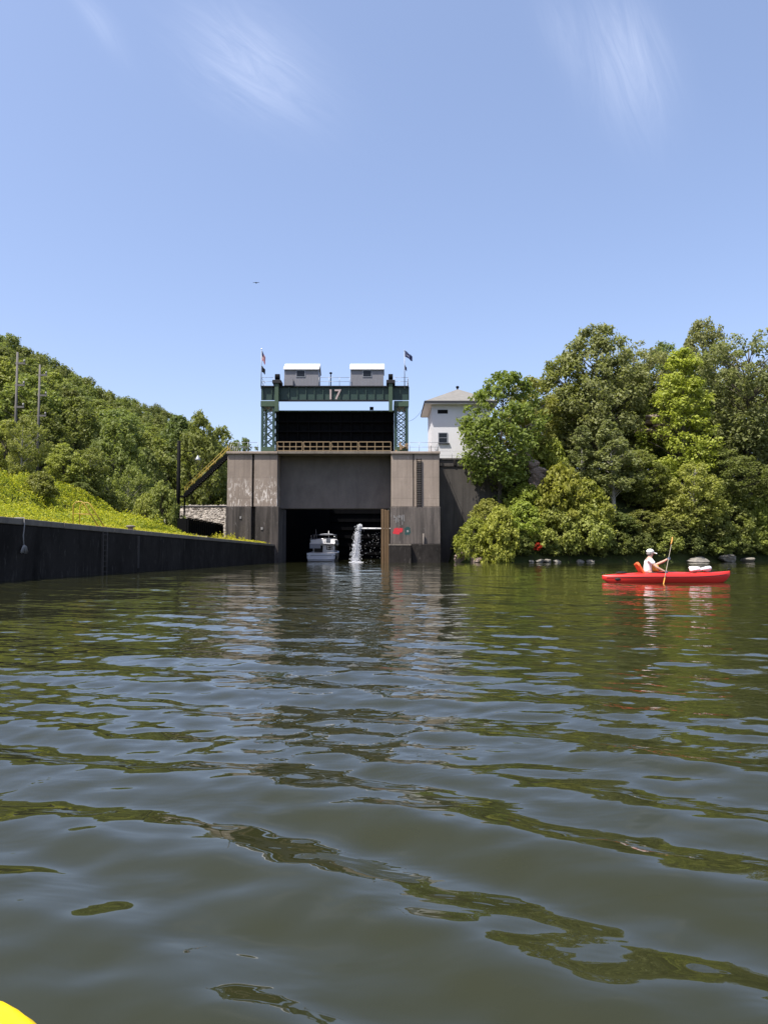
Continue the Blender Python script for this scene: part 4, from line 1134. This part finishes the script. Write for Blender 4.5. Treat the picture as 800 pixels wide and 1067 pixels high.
# --- right bank trees (column in the photo, distance, top row, half width)
G = 'trees on the wooded right bank'
for a in [
 ('bright', 521, 100.5, 390, 45, 'bright green leafy tree leaning over the dark retaining wall beside the white house'),
 ('olive', 556, 107, 393, 34, 'loose olive green tree right behind the bright green tree by the house'),
 ('mid', 590, 113, 372, 33, 'mid green tree between the loose olive tree and the tallest grey green crown'),
 ('grey', 622, 112, 342, 54, 'broad tall grey green tree, the highest crown left of the yellow green tree'),
 ('grey2', 664, 117, 362, 36, 'grey green tree between the broad tall crown and the yellow green tree'),
 ('tall', 714, 108, 366, 38, 'tall narrow yellow green tree standing out brightest on the right bank'),
 ('grey', 738, 124, 337, 42, 'tall grey green tree rising behind the yellow green tree, highest on the right bank'),
 ('dark', 700, 121, 360, 30, 'dark tree crown just left of and behind the yellow green tree'),
 ('grey2', 782, 112, 352, 50, 'big grey green tree at the right edge of the photo'),
 ('dark', 760, 107, 470, 36, 'dark leafy tree low on the bank beneath the tree at the right edge'),
 ('slim', 640, 101.5, 438, 24, 'slim pale trunked tree leaning out in front of the broad grey crown'),
 ('slim', 607, 103, 445, 20, 'slim grey green sapling just left of the pale trunked tree'),
 ('mid', 672, 104, 470, 30, 'mid green tree low on the bank behind the kayaker'),
 ('olive', 722, 101.5, 482, 32, 'loose olive tree at the foot of the yellow green tree'),
 ('dark', 832, 116, 362, 50, 'dark tall tree just beyond the right edge of the photo'),
 ('dark', 870, 124, 372, 50, 'dark tall tree far out on the right bank'),
 ('mid', 850, 108, 450, 45, 'mid green tree far out on the right bank'),
 ('dark', 645, 122, 385, 40, 'dark tree filling the gap behind the slim pale trunked tree'),
 ('dark', 590, 118, 405, 34, 'dark tree filling the gap behind the loose olive tree'),
 ]: pplace(a[0], a[1], a[2]-2.5, a[3], a[4], a[5], 'tree', G)
G = 'bushes along the right bank'
for a in [
 ('shrubY', 494, 97.4, 541, 20, 'yellow green bush over the pink rocks nearest the retaining wall'),
 ('shrubY', 520, 95.6, 530, 24, 'yellow green bush second along the waterline from the retaining wall'),
 ('shrubB', 507, 100.5, 520, 18, 'olive bush at the foot of the bright green tree'),
 ('shrubY', 545, 98.0, 524, 27, 'yellow green bush over the red leaves at the waterline'),
 ('shrubY', 546, 100.8, 505, 25, 'yellow green bush halfway up the slope under the rock ledge'),
 ('shrubY', 583, 99.6, 487, 33, 'yellow green bush right of the rock ledge on the slope'),
 ('shrubY', 572, 107, 458, 24, 'yellow green bush on the top of the slope above the rock ledge'),
 ('shrubD', 530, 104, 492, 20, 'dark bush left of the rock ledge'),
 ('shrubY', 612, 99.8, 502, 31, 'yellow green bush in the middle of the slope below the slim sapling'),
 ('shrubB', 578, 97.6, 530, 26, 'olive bush hanging over the pale waterline rocks'),
 ('shrubB', 612, 98.2, 526, 28, 'mid green bush above the water left of the kayaker'),
 ('shrubD', 640, 101.2, 535, 24, 'dark bush above the stern of the red kayak'),
 ('shrubM', 668, 102.2, 532, 24, 'mid green bush just behind the seated kayaker'),
 ('shrubD', 698, 103.3, 540, 22, 'dark bush right behind the upright paddle'),
 ('shrubB', 700, 105, 512, 25, 'olive bush above the dark bush behind the paddle'),
 ('shrubD', 730, 104.5, 540, 25, 'dark bush over the first flat pale rock'),
 ('shrubM', 762, 106, 525, 26, 'mid green bush over the flat pale rocks at the right'),
 ('shrubY', 785, 107.2, 520, 20, 'yellow green bush near the right edge above the water'),
 ('shrubD', 800, 108, 540, 26, 'dark bush at the right edge above the water'),
 ('shrubD', 655, 108, 488, 28, 'dark bush high on the slope behind the pale trunked tree'),
 ('shrubM', 740, 110, 490, 28, 'mid green bush high on the slope right of the yellow green tree'),
 ('shrubD', 835, 110, 530, 32, 'dark bush just beyond the right edge'),
 ('shrubM', 875, 113, 525, 34, 'mid green bush far out on the right bank'),
 ]: pplace(a[0], a[1], a[2]-4.3, a[3], a[4], a[5], 'bush', G, 1.5)
x = atx(560,91.2); place('shrubR', x, 90.9, lab='small cluster of red leaves among dark bushes at the waterline', cat='bush', z=1.5, sc=.68)

G = 'low bushes overhanging the water on the right bank'
for k, (px, ptop, half, lab) in enumerate((
 (516, 560, 13, 'low dark bush overhanging the water right of the pink rocks'),
 (538, 553, 16, 'low dark bush overhanging the water left of the red leaves'),
 (571, 558, 15, 'low dark bush overhanging the pale rocks right of the red leaves'),
 (592, 551, 17, 'low olive bush overhanging the water between the two groups of pale rocks'),
 (618, 556, 17, 'low green bush overhanging the water left of the kayak stern'),
 (645, 553, 18, 'low dark bush overhanging the water above the kayak stern'),
 (672, 556, 17, 'low green bush at the water directly behind the kayaker'),
 (703, 552, 18, 'low dark bush at the water just right of the upright paddle'),
 (735, 555, 18, 'low dark bush at the water above the first flat pale rock'),
 (766, 552, 19, 'low dark bush at the water above the middle flat pale rock'),
 (797, 556, 18, 'low green bush at the water at the right edge of the photo'),
 (830, 552, 22, 'low dark bush at the water beyond the right edge'))):
    xx = atx(px, 94); yy = float(np.interp(xx, BX, BY))+1.0; pplace(['shrubD','shrubM','shrubD','shrubB'][k % 4], (400+xx/yy*F), yy, ptop, half, lab, 'bush', G, 1.2)
G = 'trees filling the back of the right bank'
for a in [
 ('dark', 565, 128, 425, 40, 'dark tree far back between the bright green tree and the tallest grey crown'),
 ('mid', 612, 132, 410, 42, 'dark tree mass far back behind the broad grey crown'),
 ('dark', 660, 134, 412, 44, 'dark tree far back seen through the gap right of the broad grey crown'),
 ('mid', 705, 136, 400, 44, 'tree far back seen between the trunks of the yellow green tree'),
 ('dark', 748, 134, 402, 44, 'dark tree far back below the highest crown on the right bank'),
 ('dark', 795, 136, 395, 46, 'dark tree far back at the right edge of the photo'),
 ]: pplace(a[0], a[1], a[2], a[3], a[4], a[5], 'tree', G)
# ground cover on the right slope: ferns and creepers
def cover(name, seed, n, fx, lab, mat, size, hmax, cat='undergrowth'):
    q = np.random.RandomState(seed); P = fx(q, n); n = len(P)
    P[:, 2] += q.rand(n)**1.3*hmax
    N = q.randn(n, 3)*.5+np.array([-.1, -.3, .8]); N /= np.linalg.norm(N, axis=1)[:, None]
    V, Fq = leaves(P, N, size, q)
    return tag(np_mesh(name, V, Fq, mat), lab, cat, None, 'stuff')
def fx_r(q, n):
    x = 8.5+q.rand(n)*75; d = .6+q.rand(n)*26; y = np.interp(x, BX, BY)+d
    k = lumps(x, y, 5) > -.5; x, y = x[k], y[k]
    k = ~((y > 99) & (x < 17.5)); x, y = x[k], y[k]
    return np.stack([x, y, height(x, y)], 1)
cover('undergrowth', 31, 26000, fx_r, 'low green undergrowth covering the slope of the right bank', L['olive'], .25, 1.0)

# rocks
G = 'rocks along the right waterline'
def rock(px, py, Y, w, h, seed, m, lab, flat=.6):
    c = at(px, py, Y); t = rockshape(seed, (0,0,0), (w/2, w/2*.7, h/2), 16, 10).build('rock', m, None, False)
    t.location = (c.x, Y, h*.22); t.rotation_euler = (.16*math.sin(seed*2.1), .2*math.sin(seed*1.3), seed*.7); tag(t, lab, 'rock', G)
rock(481, 580, 94.3, 2.4, 2.6, 1, M['rock'], 'pink brown boulder at the water beside the retaining wall')
rock(490, 572, 95.0, 2.6, 4.6, 2, M['rock'], 'dark cracked rock standing behind the pink brown boulder')
rock(497, 583, 92.2, 3.2, 1.2, 3, M['rock'], 'low flat pink rock at the waterline under the yellow green bush')
rock(505, 583, 91.6, 2.0, 1.0, 4, M['palerock'], 'small slanted grey rock right of the low flat pink rock')
for k, (p, w) in enumerate(((553,1.2),(562,2.0),(571,1.6),(580,1.3),(604,1.5),(615,1.9))):
    rock(p, 584, float(np.interp(atx(p,92), BX, BY))-.4, w*.9, .7, 10+k, M['palerock'],
      ['small pale rock left of the red leaves at the waterline','pale rock directly under the red leaves','pale rock second right of the red leaves','small pale rock between two dark bushes at the waterline','pale rock left of the kayak stern, the smaller of two','pale rock nearest the kayak stern, the larger of two'][k])
rock(727, 583, 96.8, 4.2, 1.2, 41, M['palerock'], 'flat pale rock behind the bow of the red kayak')
rock(758, 583, 98.6, 4.4, 1.3, 42, M['palerock'], 'flat pale rock right of the red kayak, middle of three')
rock(777, 583, 100, 3.2, 1.1, 43, M['palerock'], 'small flat pale rock nearest the right edge of the photo')
def outcrop(px, py, Y, w, h, seed, lab):
    c = at(px, py, Y); mb = MB()
    for k in range(5):
        q = np.random.RandomState(seed+k); m2 = rockshape(seed+k, (c.x+q.uniform(-.4,.4)*w, Y+q.uniform(-.6,.6), c.z+(k/4-.5)*h*.8), (w*(.35+.2*q.rand()), 1.6, h*.2), 14, 9)
        n = len(mb.v); mb.v += m2.v; mb.f += [tuple(i+n for i in f) for f in m2.f]
    tag(mb.build('rock_ledge', M['rock'], None, fix=False), lab, 'rock', 'rock ledges on the slope')
outcrop(553, 492, 98.4, 3.6, 5.0, 51, 'brown rock ledge showing between the yellow green bushes')
outcrop(684, 445, 106.5, 3.6, 3.0, 61, 'shadowed rock ledge under the yellow green tree')

# --- left bank: trees that stand out, then the wood on the hill
G = 'trees at the foot of the hill'
for a in [
 ('hillB', 205, 128, 432, 30, 'mid green tree behind the black steel stair'),
 ('hillB', 228, 134, 446, 26, 'mid green tree just left of the left pier behind the stair'),
 ('hillA', 183, 138, 436, 30, 'dark tree left of and behind the one at the stair'),
 ('hillC', 252, 175, 458, 22, 'far tree top peeking over the left pier'),
 ('hillB', 118, 95, 440, 34, 'broad mid green tree at the back of the yellow weeds right of the utility poles'),
 ('hillA', 150, 108, 470, 26, 'dark rounded tree just behind the weeds left of the black pole'),
 ('fern', 132, 88, 488, 20, 'small dark bushy tree at the end of the yellow weeds'),
 ('fern', 92, 82, 468, 26, 'light feathery tree at the back of the weeds in the middle of the bank'),
 ('hillD', 66, 80, 464, 26, 'olive green tree behind the weeds below the utility pole'),
 ('fern', 20, 72, 437, 22, 'open branched light green tree near the left edge'),
 ('hillD', 2, 76, 440, 30, 'olive tree cut by the left edge of the photo'),
 ('hillB', 75, 105, 415, 32, 'tall mid green tree behind the olive tree right of the utility pole'),
 ('hillB', 40, 98, 425, 30, 'mid green tree between the two utility poles'),
 ('hillD', -30, 78, 430, 34, 'olive tree just beyond the left edge'),
 ]: pplace(a[0], a[1], a[2], a[3], a[4]*.86, a[5], 'tree', G, 3)
pplace('shrubM', 168, 84, 504, 19, 'round vine covered bush beside the black pole', 'bush', None, 2)
pplace('shrubB', 150, 83, 515, 15, 'olive bush at the far end of the yellow weeds', 'bush', None, 1.5)
pplace('shrubB', 40, 64, 492, 20, 'greyish bush at the back of the weeds below the utility poles', 'bush', None, 1.5)
pplace('shrubM', 110, 85, 512, 18, 'low green bush at the back of the weeds', 'bush', None, 1.5)
pplace('shrubD', 80, 78, 508, 18, 'dark low bush at the back of the weeds below the feathery tree', 'bush', None, 1.5)
q = random.Random(5); pts = []
y = 100.
while y < 800:
    st_ = 6.4+y*.007; x = -34.
    while x > -.56*y-12 and x > -212:
        xx, yy = x+q.uniform(-2.4,2.4), y+q.uniform(-2.4,2.4)
        if xx > -.56*yy-6 and not (yy < 122 and xx > -45) and not (xx > -.16*yy): pts.append((xx, yy))
        x -= st_
    y += st_
pts.sort(key=lambda p: p[0]**2+p[1]**2); print('hill trees', len(pts))
NEAR = 235
extra = []; y = 60.
while y < 420:
    x = -.56*y-12
    while x > -300:
        if x < -52: extra.append((x+q.uniform(-3,3), y+q.uniform(-3,3)))
        x -= 9.5
    y += 9.5
for xx, yy in pts[:NEAR]:
    s = .82*q.uniform(.8, 1.2); k = q.choice(['hillA','hillB','hillB','hillC','hillC','hillD','hillB'])
    place(k, xx, yy, None, None, 'leafy tree of the dense wood covering the hillside on the left', 'tree', 'trees of the hillside wood', s)
# the wood farther up and along the hill: one mass
def far_wood(name, part, mat, lab):
    Vs = []; rq = np.random.RandomState(part)
    for k, (xx, yy) in enumerate(pts[NEAR:]+extra):
        if k % 2 != part: continue
        n = 420; Rw = 4.2*rq.uniform(.8, 1.25); H = 10.5*rq.uniform(.85, 1.2); zb = hz(xx, yy)
        c = rq.randn(16, 3); c /= np.linalg.norm(c, axis=1)[:, None]; c[:, 2] = np.abs(c[:, 2])*1.1-.25
        c = c*np.array([Rw*.72, Rw*.72, H*.42])*(.6+.5*rq.rand(16, 1))
        d = rq.randn(n, 3); d /= np.linalg.norm(d, axis=1)[:, None]
        p = c[rq.randint(0, 16, n)]+d*1.75*(rq.rand(n, 1)**.4)+np.array([xx, yy, zb+H*.52])
        N = d*.6+rq.randn(n, 3)*.5+np.array([0, 0, .6]); N /= np.linalg.norm(N, axis=1)[:, None]
        Vs.append(leaves(p, N, .5, rq)[0])
    V = np.vstack(Vs); tag(np_mesh(name, V, np.arange(len(V)).reshape(-1, 4), mat), lab, 'wood', None, 'stuff')
far_wood('hillside_wood', 0, L['mid'], 'dense mid green wood covering the far upper hillside')
far_wood('hillside_wood', 1, L['dark'], 'dense dark green wood covering the far upper hillside')

# weeds
def fx_l(q, n):
    y = 22+q.rand(n)**1.0*76; x = -14.6-q.rand(n)**1.1*18
    k = ~((y > 81) & (y < 101) & (x < -20.5) & (x > -22.1)); x, y = x[k], y[k]
    k = ~((x > -15.3) & (q.rand(len(x)) < .6)); x, y = x[k], y[k]
    return np.stack([x, y, height(x, y)], 1)
M['weed'] = leafmat('yellow weeds', (.52,.46,.03), (.30,.31,.03), .45)
M['weed2'] = leafmat('green weeds', (.30,.33,.035), (.17,.21,.026), .45)
def weeds(name, seed, n, mat, lab, lo, hi, size, up):
    q = np.random.RandomState(seed); P = fx_l(q, n); n = len(P)
    can = (.75+.30*lumps(P[:,0], P[:,1], 3.2)+.2*lumps(P[:,1], -P[:,0], 1.1))*np.clip((-P[:,0]-13.8)/5.5, .12, 1)*np.interp(P[:,1], [0,74,84], [1,1,.32])*np.where(-P[:,0] < 20.5, np.interp(P[:,1], [48,66], [1,.4]), 1)
    P[:, 2] += np.maximum(.05, can)*(lo+(hi-lo)*q.rand(n)**.7)
    N = q.randn(n, 3)*.6+np.array([0, 0, up]); N /= np.linalg.norm(N, axis=1)[:, None]
    sz = size*np.interp(P[:,1], [20,60,100], [.6,1,1.4])[:, None]
    t = np.cross(N, q.randn(n, 3)); t /= np.linalg.norm(t, axis=1)[:, None]; b = np.cross(N, t); sz = sz*(.6+.8*q.rand(n, 1))
    V = np.stack([P-t*sz, P-b*sz*.45, P+t*sz, P+b*sz*.45], 1).reshape(-1, 3)
    return tag(np_mesh(name, V, np.arange(len(V)).reshape(-1, 4), mat), lab, 'weeds', None, 'stuff')
def fx_edge(q, n):
    a = n//2; y = np.concatenate([24+q.rand(a)*69, 87+q.rand(n-a)*6.3]); x = np.concatenate([-13.5-q.rand(a)*1.6, -15.0-q.rand(n-a)*4.6])
    k = (lumps(x*.4, y, 2.6) > .25) | (y > 87.0)*(x < -14.9); x, y = x[k], y[k]
    return np.stack([x, y, np.where(x > -14.75, 2.26, height(x, y))], 1)
def edge_weeds(seed, n):
    q = np.random.RandomState(seed); P = fx_edge(q, n); n = len(P)
    h = np.where(P[:,0] > -14.9, .28*np.clip((-P[:,0]-13.3)/1.0, .15, 1), 1.25*np.clip((-P[:,0]-14.9)/2.5, .15, 1)*np.clip(.65+.5*lumps(P[:,0]*2.2, P[:,1]*1.4, 2.1), .15, 1.3)*(.5+.5*q.rand(n)))
    P[:, 2] += h*q.rand(n)
    N = q.randn(n, 3)*.6+np.array([0, -.2, .4]); N /= np.linalg.norm(N, axis=1)[:, None]
    V, Fq = leaves(P, N, np.where(P[:,1] > 80, .10, .05)[:, None]*.999, q, .45)
    return tag(np_mesh('weeds', V, Fq, M['weed']), 'yellow green weeds growing over the top edge of the guide wall and at the foot of the left pier', 'weeds', None, 'stuff')
edge_weeds(44, 16000)
weeds('weeds', 41, 110000, M['weed'], 'yellow flowering weeds covering the bank above the guide wall', .5, 1.15, .075, .6)
weeds('grass', 42, 110000, M['weed2'], 'tall green grass growing through the yellow weeds on the left bank', .1, 1.0, .10, .3)

# ------------------------------------------------------------------ world
SUN_AZ = (-math.cos(R(38)), -math.sin(R(38))); EL = R(62)
tosun = Vector((SUN_AZ[0]*math.cos(EL), SUN_AZ[1]*math.cos(EL), math.sin(EL)))
W = bpy.data.worlds.new('World'); S.world = W; W.use_nodes = True
nt = W.node_tree; nt.nodes.clear()
out = nd(nt, 'ShaderNodeOutputWorld'); bgn = nd(nt, 'ShaderNodeBackground'); bgn.inputs[1].default_value = .15
sky = nd(nt, 'ShaderNodeTexSky', sky_type='NISHITA'); sky.sun_disc = False; sky.sun_elevation = EL
sky.sun_rotation = math.atan2(SUN_AZ[0], SUN_AZ[1]) % (2*math.pi); sky.air_density = 1.0; sky.dust_density = 1.2; sky.ozone_density = 1.5; sky.altitude = 100
tc = nd(nt, 'ShaderNodeTexCoord').outputs['Generated']
sx = nd(nt, 'ShaderNodeSeparateXYZ'); lk(nt, tc, sx.inputs[0])
dy = mth(nt, 'MAXIMUM', sx.outputs[1], .05)
u = mth(nt, 'DIVIDE', sx.outputs[0], dy); v = mth(nt, 'DIVIDE', sx.outputs[2], dy)
col = sky.outputs[0]
wv = nd(nt, 'ShaderNodeCombineXYZ'); lk(nt, u, wv.inputs[0]); lk(nt, v, wv.inputs[1])
warp = noise(nt, wv.outputs[0], 4, 2, .5)
tint = nd(nt, 'ShaderNodeMapRange'); tint.inputs['From Min'].default_value = 0; tint.inputs['From Max'].default_value = .6; lk(nt, sx.outputs[2], tint.inputs['Value'])
col = mix(nt, 1.0, col, mix(nt, tint.outputs[0], (.76,.705,.79), (1.21,1.06,1.02)), 'MULTIPLY')
front = mth(nt, 'GREATER_THAN', sx.outputs[1], .05)
tot = None
for (px, py, la, wa, ang_, seed, stg) in ((268, 66, .125, .07, -40, 0, .20), (655, 62, .11, .06, -76, 3, .21), (105, 20, .07, .018, -52, 6, .09), (585, 35, .09, .035, -68, 9, .08)):
    p = at(px, py, 1.0); cu_, cv_ = p.x, p.z-CAMH
    a = R(ang_); du = mth(nt, 'SUBTRACT', u, cu_); dv = mth(nt, 'SUBTRACT', v, cv_)
    s = mth(nt, 'ADD', mth(nt, 'MULTIPLY', du, math.cos(a)), mth(nt, 'MULTIPLY', dv, math.sin(a)))
    t = mth(nt, 'SUBTRACT', mth(nt, 'MULTIPLY', dv, math.cos(a)), mth(nt, 'MULTIPLY', du, math.sin(a)))
    t2 = mth(nt, 'ADD', t, mth(nt, 'MULTIPLY', mth(nt, 'SUBTRACT', warp, .5), .05))
    r2 = mth(nt, 'ADD', mth(nt, 'POWER', mth(nt, 'ABSOLUTE', mth(nt, 'DIVIDE', s, la)), 2.0), mth(nt, 'POWER', mth(nt, 'ABSOLUTE', mth(nt, 'DIVIDE', t2, wa)), 2.0))
    mask = mth(nt, 'POWER', 2.718, mth(nt, 'MULTIPLY', r2, -1.6))
    cv = nd(nt, 'ShaderNodeCombineXYZ'); lk(nt, mth(nt, 'MULTIPLY', s, 5), cv.inputs[0]); lk(nt, mth(nt, 'MULTIPLY', t2, 30), cv.inputs[1]); cv.inputs[2].default_value = seed
    nz = noise(nt, cv.outputs[0], 1.0, 9, .68, 1.2)
    m_ = mth(nt, 'MULTIPLY', mth(nt, 'MULTIPLY', mask, ramp(nt, nz, .22, .95)), stg)
    tot = m_ if tot is None else mth(nt, 'ADD', tot, m_)
tot = mth(nt, 'MULTIPLY', tot, front, True)
col = mix(nt, tot, col, (8.5, 8.6, 9.2))
lk(nt, col, bgn.inputs[0]); lk(nt, bgn.outputs[0], out.inputs[0])
sl = bpy.data.lights.new('sun', 'SUN'); sl.energy = 5.0; sl.angle = R(.53); sl.color = (1, .95, .87)
so = bpy.data.objects.new('sun', sl); COL.objects.link(so); so.rotation_euler = tosun.to_track_quat('Z', 'Y').to_euler(); so.location = (-60, -10, 120)

# ------------------------------------------------------------------ camera and view
cam = bpy.data.cameras.new('camera'); co = bpy.data.objects.new('camera', cam); COL.objects.link(co)
cam.sensor_fit = 'VERTICAL'; cam.sensor_height = 36; cam.lens = F/1067*36; cam.clip_start = .05; cam.clip_end = 20000
co.location = (0, 0, CAMH); co.rotation_euler = (R(90)+PITCH, 0, 0)
S.camera = co
S.view_settings.view_transform = 'Standard'; S.view_settings.look = 'None'; S.view_settings.gamma = 1; S.view_settings.exposure = .75
S.cycles.max_bounces = 6; S.cycles.transparent_max_bounces = 6; S.cycles.sample_clamp_indirect = 6
S.cycles.use_denoising = True
for k, (src, used) in TP.items():
    if not used: print('unused proto', k)
